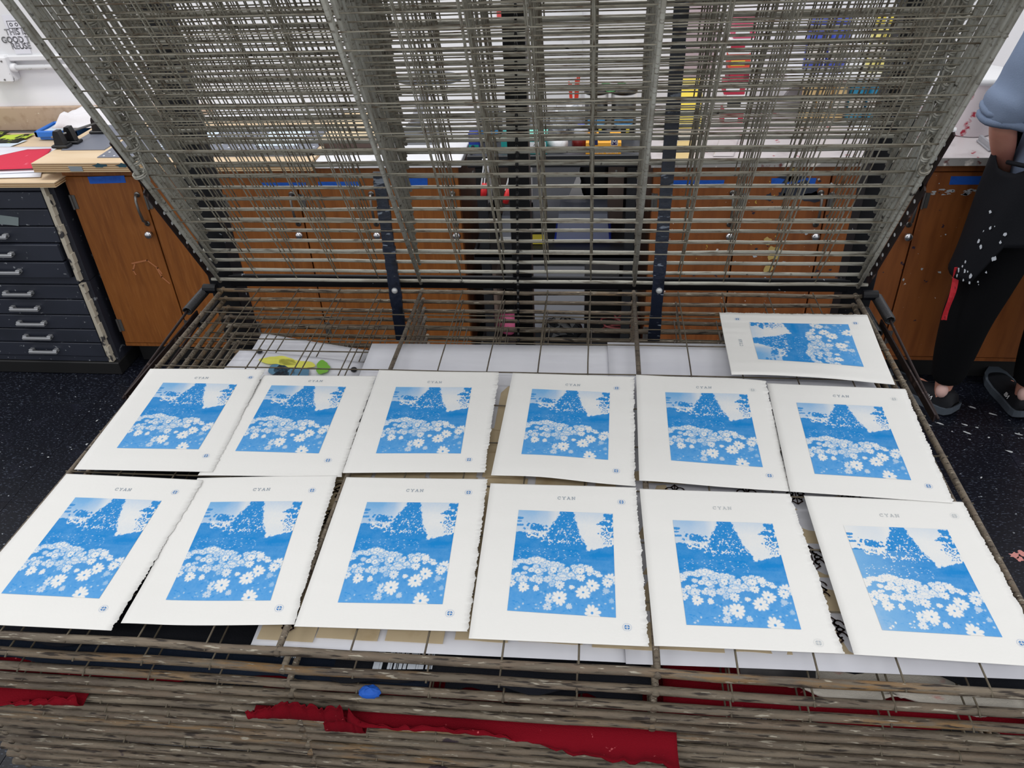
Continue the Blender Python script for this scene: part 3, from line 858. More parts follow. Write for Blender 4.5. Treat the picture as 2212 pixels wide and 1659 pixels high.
b.grid(P); tag(b.build('green_cloth', M['green'], smooth=True, solid=.004, soff=1), 'folded green cloth lying across the lids of the ink buckets', 'cloth')

# things on the middle and lower trays
Ym = YC + .06


def tub(x, y, z, w, d, h, lidc, lab, lid_bottom=True):
    t = empty('storage_tub', (x, y, z)); tag(t, lab, 'tub')
    prof = []
    b = MB()
    a, c = (1.0, .9)
    vs = []; fs = []
    for zz, k_, in ((.012, a), (h, c)):
        vs += [(x - w / 2 * k_, y - d / 2 * k_, z + zz), (x + w / 2 * k_, y - d / 2 * k_, z + zz), (x + w / 2 * k_, y + d / 2 * k_, z + zz), (x - w / 2 * k_, y + d / 2 * k_, z + zz)]
    b.add(vs, [(0, 1, 5, 4), (1, 2, 6, 5), (2, 3, 7, 6), (3, 0, 4, 7), (4, 5, 6, 7)]); b.build('tub_wall', M['clear'], parent=t)
    b = MB(); b.box(x - w / 2 - .008, x + w / 2 + .008, y - d / 2 - .008, y + d / 2 + .008, z + .001, z + .014, c=.004); b.build('lid', lidc, parent=t)
    return t


xm = ony(1258, 540, Ym)
tub(xm[0], Ym + .10, zmid + .001, .205, .16, .115, M['blue_lid'], 'upturned clear tub on a bright blue lid, middle cart tray')
xm2 = ony(1112, 540, Ym)
tub(xm2[0] - .005, Ym + .10, zmid + .001, .10, .12, .10, M['white'], 'small clear tub left of centre on the middle cart tray')
yl = ony(1163, 537, Ym)
b = MB(); b.box(yl[0] - .028, yl[0] + .024, Ym + .0, Ym + .05, zmid + .001, zmid + .022, c=.002); tag(b.build('yellow_block', M['yel']), 'small yellow block on the middle cart tray', 'block')
w0, w1 = ony(1149, 470, YC + .2), ony(1272, 366, YC + .2)
b = MB(); zz0 = zmid + .002
b.add([(w0[0], YC + .27, zz0), (w0[0] + .10, YC + .27, zz0), (w1[0], YC + .29, ztop - .05), (w0[0], YC + .29, ztop - .05)], [(0, 1, 2, 3)])
tag(b.build('grey_board', M['greyboard'], solid=.01, soff=0), 'pale grey board with slanted corner standing on the cart', 'board')
w2, w3 = ony(1312, 430, YC + .3), ony(1346, 430, YC + .3)
b = MB(); b.box(w2[0], w3[0], YC + .28, YC + .29, zmid + .002, ztop - .05, c=.001); tag(b.build('taupe_board', M['taupe']), 'narrow taupe board standing in the right of the cart', 'board')
b = MB(); b.box(cx0 + .06, w0[0] - .02, YC + .36, YC + .37, zmid + .002, ztop - .05, c=.001); tag(b.build('taupe_board', M['taupe']), 'taupe board standing behind the hanging red clamps', 'board')
bm = ony(1290, 420, YC + .25)
b = MB(); rr = random.Random(2); b.ell((bm[0], YC + .33, zmid + .19), (.075, .03, .15), 14, 10); b.v = [(v[0] + rr.uniform(-.008, .008), v[1] + rr.uniform(-.006, .006), max(v[2] + rr.uniform(-.01, .01), zmid + .002)) for v in b.v]
tag(b.build('black_bag', M['black'], smooth=True), 'black bag standing behind the blue-lidded tub', 'bag')
# low tray
for px, lb, m in [((1150, 575, 1262, 660), 'pale grey carton on the low cart tray', M['greyboard']), ((1050, 590, 1075, 660), 'narrow taupe carton at the left of the low cart tray', M['taupe'])]:
    carton('grey_carton', px, YC + .1, .2, m, lb, 'box', hz=.162)
pc = ony(1095, 700, YC + .03)
b = MB(); rr = random.Random(8); b.ell((pc[0], YC + .08, .162 + .055), (.045, .05, .055), 14, 10); b.v = [(v[0] + rr.uniform(-.006, .006), v[1], max(.162, v[2] + rr.uniform(-.006, .006))) for v in b.v]
tag(b.build('pink_bag', M['pink'], smooth=True), 'pink cloth bag on the low tray of the cart', 'bag')
for i, (px, lb) in enumerate([((1325, 735), 'coil of dusty red cable at the low right of the cart'), ((1355, 700), 'second red cable loop behind the coil on the low tray')]):
    c = ony(*px, YC + .06); b = MB()
    pts = []
    for a in np.linspace(0, 6 * math.pi, 60):
        rad = .045 + .008 * math.sin(a * 1.7 + i)
        pts.append((c[0] + rad * math.cos(a), YC + .09 + .05 * i + .03 * math.sin(a), .170 + .004 * a / 3 + .02 * (1 + math.sin(a * .5 + i))))
    b.tube(pts, .004, 6); tag(b.build('cable_coil', M['cable'], smooth=True), lb, 'cable')
c = ony(1215, 715, YC + .0)
b = MB(); rr = random.Random(12); b.ell((c[0], YC + .045, .162 + .05), (.085, .04, .05), 18, 10); b.v = [(v[0] + rr.uniform(-.006, .006), v[1] + rr.uniform(-.006, .006), max(.162, v[2] + rr.uniform(-.01, .01))) for v in b.v]
tag(b.build('black_bag', mat('glossy_black_bag', (16, 17, 20), .15)), 'glossy black plastic bag on the low tray of the cart', 'bag')
# spring clamps hanging from the cart rim
for px0, py0, px1, py1, lb in [(1050, 350, 1044, 428, 'left spring clamp with red grip hanging on the cart'), (1108, 366, 1092, 438, 'right spring clamp with red grip hanging on the cart')]:
    a = ony(px0, py0, cy0 - .022); c = ony(px1, py1, cy0 - .022)
    t = empty('spring_clamp', (a[0], cy0 - .022, c[2])); tag(t, lb, 'clamp')
    d = c - a
    b = MB()
    for k_ in (-.007, 0, .007): b.tube([a + np.array([k_, 0, 0]), a + d * .62 + np.array([k_ * 1.5, 0, 0])], .003, 6)
    b.box(a[0] - .014, a[0] + .014, cy0 - .026, cy0 - .018, a[2] - .012, a[2] + .012, c=.002)
    b.build('jaw', M['white'], parent=t)
    b = MB(); b.tube([a + d * .58, a + d * .8, c], [.009, .012, .011], 8); b.build('grip', M['redp'], parent=t, smooth=True)

# ================================================================== right worktop: boards, cartons, jars, bucket
yb0, yb1 = ony(1441, 293, YC + .33), ony(1513, 293, YC + .33)
zt_ = ony(1478, 170, YC + .38)[2]
b = MB(); b.add([(yb0[0], YC + .33, zc), (yb1[0], YC + .33, zc), (yb1[0] - .003, YC + .40, zt_), (yb0[0] + .003, YC + .40, zt_)], [(0, 1, 2, 3)])
tag(b.build('yellow_board', M['yboard'], solid=.006, soff=0), 'bright yellow board leaning upright at the left end of the right worktop', 'board')
q = [onz(1464, 305, zc), onz(1500, 304, zc), onz(1492, 343, zc), onz(1452, 344, zc)]
sheet('board_reflection', [p + np.array([0, 0, .0005]) for p in q], mat('tan_reflection', (200, 176, 124), .6), amp=.0004, label='tan patch on the worktop painting the reflection of the yellow board', cat='paper')  # reflection of the yellow board in the worktop, painted as a tan patch
ystk = YC + .36
zcur = zc - .003
cols = [(M['redpk'], M['white']), (M['white'], M['black']), (M['redpk'], M['white']), (mat('dark_crimson', (130, 22, 50), .5), M['redpk']), (mat('flame_carton', (214, 80, 60), .5), M['yel']), (M['white'], M['redpk']), (mat('rose_carton', (206, 84, 116), .5), M['white'])]
zs_ = [ony(1590, y_, ystk)[2] for y_ in (240, 205, 178, 150, 118, 84, 42)]
names = ['lowest', 'second', 'third', 'fourth', 'fifth', 'sixth', 'topmost']
xk0, xk1 = ony(1562, 250, ystk)[0], ony(1606, 250, ystk)[0]
for i, (m1, m2) in enumerate(cols):
    off = .006 * math.sin(i * 2.3)
    t = empty('ink_carton', ((xk0 + xk1) / 2, ystk + .04, zcur)); tag(t, '%s carton of the red and white stack right of the yellow board' % names[i], 'box', 'red and white cartons stacked by the yellow board')
    b = MB(); b.box(xk0 + off, xk1 + off, ystk, ystk + .09, zcur + .0008, zs_[i], c=.0015); b.build('carton', m1, parent=t)
    h_ = zs_[i] - zcur
    front_patch(t, 'label', xk0 + off + .006, xk1 + off - .02, zcur + h_ * .25, zcur + h_ * .6, ystk, m2)
    zcur = zs_[i]


def jar(px0, px1, ytop, z0, Y, m, lab, band=None, z1=None, grp=None):
    xa, xb_ = ony(px0, (ytop + 20), Y)[0], ony(px1, (ytop + 20), Y)[0]
    R = (xb_ - xa) / 2; cx = (xa + xb_) / 2
    h = (z1 if z1 else ony((px0 + px1) / 2, ytop, Y)[2]) - z0
    t = empty('ink_jar', (cx, Y + R, z0)); tag(t, lab, 'jar', grp)
    b = MB(); b.lathe([(R * .9, 0), (R * .98, .006), (R * .98, h * .78), (R * .85, h * .84), (R * .7, h * .86)], (cx, Y + R, z0 + .0008), 20); b.build('body', m, parent=t, smooth=True)
    b = MB(); b.lathe([(R * .76, h * .86), (R * .78, h * .87), (R * .78, h * .99), (R * .7, h)], (cx, Y + R, z0), 20); b.build('lid', band or M['white'], parent=t, smooth=True)
    P = np.array([[(cx + R * .995 * math.cos(a), Y + R + R * .995 * math.sin(a), z0 + h * zf) for a in np.linspace(3.6, 5.8, 8)] for zf in (.25, .62)])
    b = MB(); b.grid(P); b.build('label', mat('jar_label', (210, 206, 200), .5) if 'jar_label' not in bpy.data.materials else bpy.data.materials['jar_label'], parent=t)


ys = YC + .40
zsh = ony(1800, 158, ys)[2]
ws = empty('wall_shelf', (1.85, YW - .12, zsh - .02)); tag(ws, 'narrow white wall shelf carrying blue and yellow ink jars', 'shelf')
xsA, xsB = ony(1700, 158, ys)[0], ony(1990, 158, ys)[0]
b = MB(); b.box(xsA, xsB, ys - .02, YW - .001, zsh - .02, zsh - .002, c=.002); b.build('board', M['white'], parent=ws)
for x in (xsA + .05, xsB - .05):
    b = MB(); b.add([(x, YW - .001, zsh - .021), (x, ys + .02, zsh - .021), (x, YW - .001, zsh - .14)], [(0, 1, 2)]); b.build('bracket', M['white'], parent=ws, solid=.01, soff=0)
for i, (a, c_) in enumerate([(1752, 1798), (1800, 1848)]): jar(a, c_, 38, zsh, ys, M['bluejar'], ['left', 'right'][i] + ' violet-blue ink jar on the wall shelf', M['bluejar'])
for i, (a, c_) in enumerate([(1890, 1918), (1919, 1948)]): jar(a, c_, 36, zsh, ys, M['yeljar'], ['left', 'right'][i] + ' pale yellow ink jar on the wall shelf', M['yel'])
for i, (a, c_) in enumerate([(1738, 1770), (1771, 1803), (1804, 1836)]): jar(a, c_, 172, zc - .003, ys, M['tanjar'], ['leftmost', 'middle', 'rightmost'][i] + ' tan ink jar on the worktop under the wall shelf', M['yel'] if i == 0 else M['redpk'])
for i, (a, c_) in enumerate([(1842, 1880), (1882, 1924)]): jar(a, c_, 168, zc - .003, ys, M['tealjar'], ['left', 'right'][i] + ' teal-blue ink jar on the worktop under the wall shelf', M['tealjar'])
# two white sheets on the worktop
sheet('paper_sheet', zq(zc - .0025, (1845, 268), (1900, 268), (1895, 292), (1840, 290)), M['white'], amp=.0006, label='white sheet on the worktop in front of the teal jars', cat='paper')
sheet('paper_sheet', zq(zc - .0025, (1560, 285), (1600, 285), (1585, 338), (1540, 338)), M['lamr'], amp=.0006, label='pinkish printed sheet on the worktop below the carton stack', cat='paper')
bk = onz(2093, 296, zc)
bkt = empty('white_bucket', (bk[0], bk[1] + .09, zc)); tag(bkt, 'white bucket with red ink splashes on the worktop beside the person', 'bucket')
b = MB(); b.lathe([(.085, 0), (.09, .004), (.105, .19), (.108, .20), (.103, .20), (.086, .006)], (bk[0] + .02, bk[1] + .09, zc - .003), 28); b.build('wall', M['bucket'], parent=bkt, smooth=True)
b = MB(); b.lathe([(.106, .182), (.112, .186), (.112, .203), (.104, .206)], (bk[0] + .02, bk[1] + .09, zc - .003), 28); b.build('rim', M['white'], parent=bkt, smooth=True)
b = MB(); x, y = bk[0] + .10, bk[1] - .10; b.box(x - .09, x + .09, y - .05, y + .06, zc - .003, zc + .004, c=.002); b.box(x - .085, x - .075, y - .05, y + .06, zc + .004, zc + .02); b.box(x + .075, x + .085, y - .05, y + .06, zc + .004, zc + .02)
tag(b.build('ink_tray', M['tray']), 'shallow grey ink tray in front of the white bucket', 'tray')

# ================================================================== DRYING RACK
rack = empty('drying_rack', (W / 2, -.3, 0)); tag(rack, 'large steel print drying rack, upper wire shelves swung up, lower ones flat', 'rack')
RR = .0055


def wob(r, n, amp):
    a = [r.uniform(-1, 1) * amp for _ in range(n)]
    return [0.0] + a[1:-1] + [0.0]


def frame_mesh(seed, rb=.0036, rs_=.0037):
    """perimeter frame of one shelf, hinge at y=0, running to y=-D (local)"""
    r = random.Random(seed); b = MB(); n = 15
    for y, rad, ex in ((0, rb, .012), (-D, .0053, .02)):
        wz = wob(r, n, .0012); wy = wob(r, n, .001)
        b.tube([(-ex + (W + 2 * ex) * i / (n - 1), y + wy[i], wz[i]) for i in range(n)], rad, 10)
    for x in (0.004, W - .004):
        wz = wob(r, 8, .0008)
        b.tube([(x, .008 - (D + .014) * i / 7, wz[i] - .001) for i in range(8)], rs_, 8)
    return b


def brace_mesh(x, rr_=.0036):
    b = MB(); b.tube([(x, .010, .0), (x, -D * .5, .0008), (x, -D - .006, .001)], rr_, 8); return b


def wires(seed):
    """list of meshes for one shelf: lengthwise wires then crosswise"""
    r = random.Random(seed); L_ = []; C_ = []
    for i in range(1, 15):
        if i in (5, 10): continue
        x = W * i / 15 + r.uniform(-.0012, .0012)
        n = 11; wx = wob(r, n, .0007); wz = wob(r, n, .0005)
        b = MB(); pts = [(x + wx[j], .004 - (D + .002) * j / (n - 1), .0040 + wz[j]) for j in range(n)]
        pts += [(x, -D - .006, .0005)]
        b.tube(pts, .00125, 6); L_.append(b)
    for j in range(1, 9):
        y = -.097 * j + r.uniform(-.001, .001)
        n = 13; wy = wob(r, n, .0008); wz = wob(r, n, .0005)
        b = MB(); b.tube([(-.002 + (W + .004) * i / (n - 1), y + wy[i], .0012 + wz[i]) for i in range(n)], .00125, 6); C_.append(b)
    return L_, C_


def raw(mb, name, m):
    me = bpy.data.meshes.new(name); me.from_pydata(mb.v, [], mb.f); me.materials.append(m)
    me.polygons.foreach_set('use_smooth', [True] * len(me.polygons)); me.update(); return me


def merge(lst):
    b = MB()
    for q in lst: b.add(q.v, q.f)
    return b


FR = {}
for tone, mm in (('r', M['rod']), ('f', M['rodf'])):
    FR[tone] = [raw(frame_mesh(10 + i, *((.0036, .0037) if tone == 'r' else (.0042, .0048))), 'wire_shelf', mm) for i in range(4)]
    FR[tone + 'b'] = [raw(brace_mesh(W * q_ / 3, .0036 if tone == 'r' else .0042), 'brace_rod', mm) for q_ in (1, 2)]
M['wiref'] = mat('dark_flat_wire', (98, 90, 76), 0.5, 0.3, 0.4, [(40, .5, .7, (70, 60, 50), U)])  # darker copy of the thin wire colour, used on the flat shelves
WG = []; WGF = []
for i in range(4):
    a, c = wires(50 + i); WG.append(raw(merge(a + c), 'wire_grid', M['wire'])); WGF.append(raw(merge(a + c), 'wire_grid', M['wiref']))
La, Ca = wires(77)
LaM = [raw(q, 'wire', M['wire']) for q in La]; CaM = [raw(q, 'wire', M['wire']) for q in Ca]
LaF = [raw(q, 'wire', M['wiref']) for q in La]; CaF = [raw(q, 'wire', M['wiref']) for q in Ca]


def link_mesh(side):
    """hook joining the side rod of one shelf to the next (local to the raised shelf; the next one lies .0221 straight up)"""
    b = MB(); v = .33; x = .004 if side == 0 else W - .004; sg_ = 1 if side == 0 else -1
    c = np.array([x, -v, 0.])
    pts = [c + np.array([sg_ * .002 + .004 * math.sin(a), .006 * (a / 9 - 1), 0]) + .0085 * np.array([math.cos(a), 0, math.sin(a)]) for a in np.linspace(0, 5 * math.pi, 30)]
    b.tube(pts, .0017, 5)
    up_ = np.array([0, -.0191, .0110])   # straight up expressed in the raised shelf's own axes
    b.tube([c + np.array([sg_ * .010, .018, .002]), c + np.array([sg_ * .012, -.012, .010]), c + up_ + np.array([sg_ * .004, -.006, .010]), c + up_ + np.array([-sg_ * .008, .004, .004])], .0019, 6)
    return b


LK = [raw(link_mesh(0), 'spring_link', M['rod']), raw(link_mesh(1), 'spring_link', M['rod'])]


def inst(name, me, parent, loc=(0, 0, 0), rx=0):
    o = bpy.data.objects.new(name, me); COL.objects.link(o); o.parent = parent; o.location = loc; o.rotation_euler = (rx, 0, 0)
    return o


RO = WO[rack.name]
jr = random.Random(4)
for k in range(NSH):
    z = H + ZB[k]; a = math.asin((ZB[k] - ZF[k]) / D)
    sh = inst('wire_shelf', FR['f'][k % 4], rack, (0 - RO[0], 0 - RO[1], z - RO[2]), a)
    if k == 0: sh['label'] = 'flat shelf carrying the blue prints'
    for q in FR['fb']: inst('brace_rod', q, sh)
    if k == 0:
        for q in LaF + CaF: inst('wire', q, sh)
    else:
        inst('wire_grid', WGF[k % 4], sh, (jr.uniform(-.004, .004), jr.uniform(-.003, .003), 0))['kind'] = 'stuff'
NUP = 27
for k in range(NUP):
    z = H + .0255 + .0221 * k
    a = -math.radians(60 + (jr.uniform(-.35, .35) if k else 0))
    dx = jr.uniform(-.003, .003) if k else 0
    sh = inst('wire_shelf', FR['r'][(k + 1) % 4], rack, (dx - RO[0], 0 - RO[1], z - RO[2]), a)
    if k == 0: sh['label'] = 'lowest of the swung-up wire shelves'
    for q in FR['rb']: inst('brace_rod', q, sh)
    if k == 0:
        for q in LaM + CaM: inst('wire', q, sh)
    else:
        inst('wire_grid', WG[k % 4], sh, (jr.uniform(-.002, .002), jr.uniform(-.004, .004), 0))['kind'] = 'stuff'
    for q in LK: inst('spring_link', q, sh)

# posts, beam, straps
YP = .035
pw_ = .058
xr1 = ony(502, 590, YP)[0]; xl2 = ony(1829, 592, YP)[0]
for x0 in (xr1 - pw_, xl2):
    b = MB(); b.box(x0, x0 + pw_, YP, YP + .05, .08, 1.86, c=.003); b.build('back_post', M['navy'], parent=rack)
xm0, xm1 = ony(1125, 560, YP)[0], ony(1148, 560, YP)[0]
b = MB(); b.box(xm0 - .018, xm1, YP, YP + .04, .45, 1.86, c=.003); b.build('middle_post', M['navy'], parent=rack)
zb0, zb1_ = ony(1120, 623, YP)[2], ony(1120, 598, YP)[2]
b = MB(); b.box(xr1 - .01, xl2 + .01, YP - .004, YP + .006, zb0, zb1_, c=.002); b.build('cross_beam', M['navy'], parent=rack)
b = MB(); b.box(xr1 - .01, xl2 + .01, YP, YP + .04, .42, .47, c=.002); b.build('lower_beam', M['navy'], parent=rack)
b = MB(); b.box(xr1 - .01, xl2 + .01, YP, YP + .04, 1.80, 1.86, c=.002); b.build('top_beam', M['navy'], parent=rack)
for xe in (-.02, W - .03):
    b = MB(); b.box(xe, xe + .05, -D + .05, YP + .05, .74, .79, c=.003); b.build('side_rail', M['navy'], parent=rack)
    b = MB(); b.box(xe, xe + .05, -D + .05, -D + .10, .08, .74, c=.003); b.build('front_leg', M['navy'], parent=rack)
    for yy in (-D + .075, YP + .025):
        w = MB(); w.lathe([(.012, -.014), (.037, -.013), (.037, .013), (.012, .014)], (xe + .025, yy, .04), 16, axis='x'); w.tube([(xe + .025, yy, .05), (xe + .025, yy, .085)], .011, 8)
        w.build('caster', M['black'], parent=rack, smooth=True)
# taped hinge straps standing in front of the hinge rods
for (ax, ay, bx_, by) in ((868, 735, 818, 372), (1412, 735, 1476, -30)):
    Ys = -.014
    p0, p1 = ony(ax, ay, Ys), ony(bx_, by, Ys)
    n = 22; b = MB(); rr = random.Random(ax)
    for i in range(n):
        t0, t1 = i / n, (i + 1) / n
        a, c = p0 + (p1 - p0) * t0, p0 + (p1 - p0) * t1
        w = .0115 + rr.uniform(-.0008, .0012); d_ = rr.uniform(0, .0014)
        b.add([(a[0] - w, Ys - .003 - d_, a[2]), (a[0] + w, Ys - .003 - d_, a[2]), (a[0] + w, Ys + .004, a[2]), (a[0] - w, Ys + .004, a[2]),
               (c[0] - w, Ys - .003 - d_, c[2]), (c[0] + w, Ys - .003 - d_, c[2]), (c[0] + w, Ys + .004, c[2]), (c[0] - w, Ys + .004, c[2])],
              [(3, 2, 1, 0), (4, 5, 6, 7), (0, 1, 5, 4), (1, 2, 6, 5), (2, 3, 7, 6), (3, 0, 4, 7)])
    st = b.build('hinge_strap', M['tape'], parent=rack)
    rvx = ony(852 if ax < 1000 else 1424, 629, Ys - .006)
    w = MB(); w.ell((rvx[0], Ys - .004, rvx[2]), (.0065, .005, .0065), 12, 8); w.build('rivet', M['rivet'], parent=st, smooth=True)
# thin black chain strap in front of the middle post
pc0, pc1 = ony(1120, 742, -.012), ony(1113, -20, -.012)
b = MB(); n = 46
for i in range(n):
    a = pc0 + (pc1 - pc0) * (i / n); c = pc0 + (pc1 - pc0) * ((i + .8) / n)
    b.tube([a, (a + c) / 2, c], [.0022, .0034, .0022], 6)
b.build('chain_strap', M['black'], parent=rack, smooth=True)


# springs, lift bars on both sides
def coil(p0, p1, R, turns, wr=.0014, n=8):
    p0, p1 = np.array(p0), np.array(p1); t = p1 - p0; l = np.linalg.norm(t); t /= l
    nx_ = np.cross(t, [0, 0, 1.0]); nx_ /= np.linalg.norm(nx_); ny_ = np.cross(t, nx_)
    pts = [p0 + t * l * i / (turns * n) + R * (nx_ * math.cos(2 * math.pi * i / n) + ny_ * math.sin(2 * math.pi * i / n)) for i in range(turns * n + 1)]
    b = MB(); b.tube(pts, wr, 5, True); return b


for s in (0, 1):
    sx = -.020 if s == 0 else W + .020
    sd = -1 if s == 0 else 1
    for j in range(2):
        xx = sx + sd * (.016 - .020 * j); zz = H - .004 - .024 * j
        c = coil((xx, .005 - .01 * j, zz), (xx, -.085 - .01 * j, zz), .0085, 26, .0019); c.build('tension_spring', M['spring'], parent=rack, smooth=True)
        b = MB(); b.tube([(xx, -.085, zz), (xx, -.11, zz - .002), (xx, -.36, zz - .02)], .0028, 6); b.build('spring_rod', M['rust'], parent=rack, smooth=True)
    # long perforated lift bar: along the lowest swung-up shelf, and the lower flat bar
    d_ = np.array([0, -.5, .866])
    b = MB(); w = .009
    nrm = np.array([0, .866, .5])
    for (v0, v1, off) in ((.0, .285, .012), (.27, .40, .022)):
        A = np.array([sx - sd * .006, 0, H + .02]) + d_ * v0 + nrm * off; B = np.array([sx - sd * .006, 0, H + .02]) + d_ * v1 + nrm * off
        q = []
        for P_ in (A, B):
            for e in (-w, w):
                for tt in (-.0015, .0015): q.append(P_ + nrm * e + np.array([tt, 0, 0]))
        b.add(q, [(0, 1, 3, 2), (4, 6, 7, 5), (0, 4, 5, 1), (2, 3, 7, 6), (0, 2, 6, 4), (1, 5, 7, 3)])
    lb_ = b.build('lift_bar', M['rust'], parent=rack)
    b = MB()
    for i in range(13):
        v = .03 + i * .031
        c = np.array([sx - sd * .006, 0, H + .02]) + d_ * v + nrm * (.012 if v < .275 else .022)
        b.lathe([(.0035, -.0022), (.0035, .0022)], tuple(c), 8, axis='x')
    b.build('bar_holes', M['white'], parent=lb_)['kind'] = 'stuff'
    b = MB(); b.box(sx + sd * .010 - .0015, sx + sd * .010 + .0015, -.36, -.06, H - .030, H - .016); b.build('spring_bar', M['rust'], parent=rack)
    b = MB(); b.lathe([(.010, -.014), (.010, .014)], (sx, -.002, H + .004), 10, axis='x'); b.build('pivot', M['navy'], parent=rack)

# ================================================================== THE PRINTED PICTURE (computed ink coverage per vertex)
rng = np.random.RandomState(11)


def vn(h, w, cy, cx, seed):
    g = np.random.RandomState(seed).rand(cy + 2, cx + 2)
    y = np.linspace(0, cy, h); x = np.linspace(0, cx, w)
    yi = y.astype(int); xi = x.astype(int)
    fy = (y - yi); fx = (x - xi); fy = fy * fy * (3 - 2 * fy); fx = fx * fx * (3 - 2 * fx)
    a = g[np.ix_(yi, xi)]; b_ = g[np.ix_(yi, xi + 1)]; c = g[np.ix_(yi + 1, xi)]; d = g[np.ix_(yi + 1, xi + 1)]
    fx = fx[None, :]; fy = fy[:, None]
    return (a * (1 - fx) + b_ * fx) * (1 - fy) + (c * (1 - fx) + d * fx) * fy


NV, NU = 440, 408
uu, vv = np.meshgrid(np.linspace(0, 1, NU), np.linspace(0, 1, NV))
n8 = vn(NV, NU, 9, 8, 1); n20 = vn(NV, NU, 22, 20, 2); n45 = vn(NV, NU, 48, 45, 3); n90 = vn(NV, NU, 96, 88, 4); n150 = vn(NV, NU, 160, 150, 5)
ed = .5 * (n45 - .5) + .35 * (n90 - .5) + .3 * (n20 - .5)


def sm(x, a, b): return np.clip((x - a) / (b - a), 0, 1)


cov = np.where(uu < .56, .46 * sm(.32 - vv, -.05, .30) * sm(.62 - uu, 0, .45) + .08, .06 + .16 * sm(.14 - vv, 0, .14)) + .05 * (n8 - .5) + .04 * (n90 - .5)
halo = np.clip(1 - np.abs(uu - .40) / .09, 0, 1) * (uu < .46)
cov = cov * (1 - .6 * halo)
# hillside
hill_top = np.where(uu < .36, .235 + .03 * uu, np.where(uu < .73, .30 + .10 * sm(uu, .36, .73), .395 - .055 * sm(uu, .76, 1.0)))
hill = sm(vv + .05 * ed - hill_top, -.002, .004)
# cedar on the left
def blob(cx, cy, rx, ry, k=.5): return sm(1 - ((uu - cx) / rx) ** 2 - ((vv - cy) / ry) ** 2 + k * 2.2 * ed, -.02, .08)


ced = np.maximum(blob(.20, .185, .115, .032, 2.6), blob(.27, .205, .09, .02, 2.6))
ced = np.maximum(ced, blob(.15, .17, .045, .03, 2.4))
trunk = (np.abs(uu - .20 + .02 * (vv - .2)) < .006) & (vv > .18) & (vv < .30)
# white flecks below the cedar
fle = ((uu > .10) & (uu < .40) & (vv > .215) & (vv < .30) & ((n90 * .6 + n45 * .6) > .66 - .10 * np.exp(-((vv - .26) / .02) ** 2)))
# big conifer
lft = .432 - .065 * sm(vv, .06, .16) - .075 * sm(vv, .14, .30) - .05 * sm(vv, .27, .36)
rgt = .60 + .035 * sm(vv, .04, .14) + .035 * sm(vv, .14, .26) + .06 * sm(vv, .24, .38)
tree = sm(uu - lft + .075 * ed, -.004, .006) * sm(rgt - uu + .075 * ed, -.004, .006) * (vv < .40)
sp_thr = .84 - .12 * sm(vv, .03, .20) - .07 * sm(vv, .24, .32) + .25 * sm(vv, .32, .385)
spk = ((n45 * .25 + n90 * .45 + n150 * .30) > sp_thr - .07) & (vv < .375)
rt_ = np.maximum.reduce([blob(.965, .035, .055, .026, 2), blob(.985, .085, .07, .03, 2), blob(.93, .125, .075, .034, 2.2), blob(.975, .17, .07, .03, 2.2)])
rsp = sm(uu - .865 - .10 * (n45 - .5), 0, .02) * (vv > .16) * (vv < .34) * ((n90 * .6 + n150 * .4) > (.50 + .16 * sm(vv, .22, .34) + .1 * sm(.93 - uu, 0, .08)))
lsp = np.maximum.reduce([blob(.03, .09, .045, .014, .8), blob(.02, .125, .03, .008, .8), blob(.03, .165, .05, .012, .9)]) * .85
ink = .95 - .05 * (n45 - .5) - .06 * (n150 - .5)
for msk in (ced, trunk.astype(float), lsp, rt_, rsp): cov = cov * (1 - msk) + ink * msk
htex = .93 + .10 * (n20 - .5) + .08 * (n150 - .5) + .09 * (vn(NV, NU, 60, 10, 8) - .5)
htex -= .12 * np.exp(-((vv - .555) / .05) ** 2) * sm(uu, .66, .85)
htex += .05 * np.exp(-((vv - .44) / .04) ** 2) * sm(uu, .5, .8)
cov = cov * (1 - hill) + htex * hill
cov = np.where(fle, .08, cov)
cov = cov * (1 - tree) + np.where(spk, .08, ink) * tree
# lower field
fld = sm(vv, .52, .66)
low = .86 - .13 * sm(vv, .6, 1.0) + .10 * (n20 - .5) + .07 * (n90 - .5)
cov = cov * (1 - fld) + low * fld


def ellip(cx, cy, rx, ry, val, soft=.25):
    global cov
    i0, i1 = max(0, int((cx - rx * 1.3) * NU)), min(NU, int((cx + rx * 1.3) * NU) + 2)
    j0, j1 = max(0, int((cy - ry * 1.3) * NV)), min(NV, int((cy + ry * 1.3) * NV) + 2)
    if i1 <= i0 or j1 <= j0: return
    q = ((uu[j0:j1, i0:i1] - cx) / rx) ** 2 + ((vv[j0:j1, i0:i1] - cy) / ry) ** 2
    m = sm(1 - q, 0, soft); cov[j0:j1, i0:i1] = cov[j0:j1, i0:i1] * (1 - m) + val * m


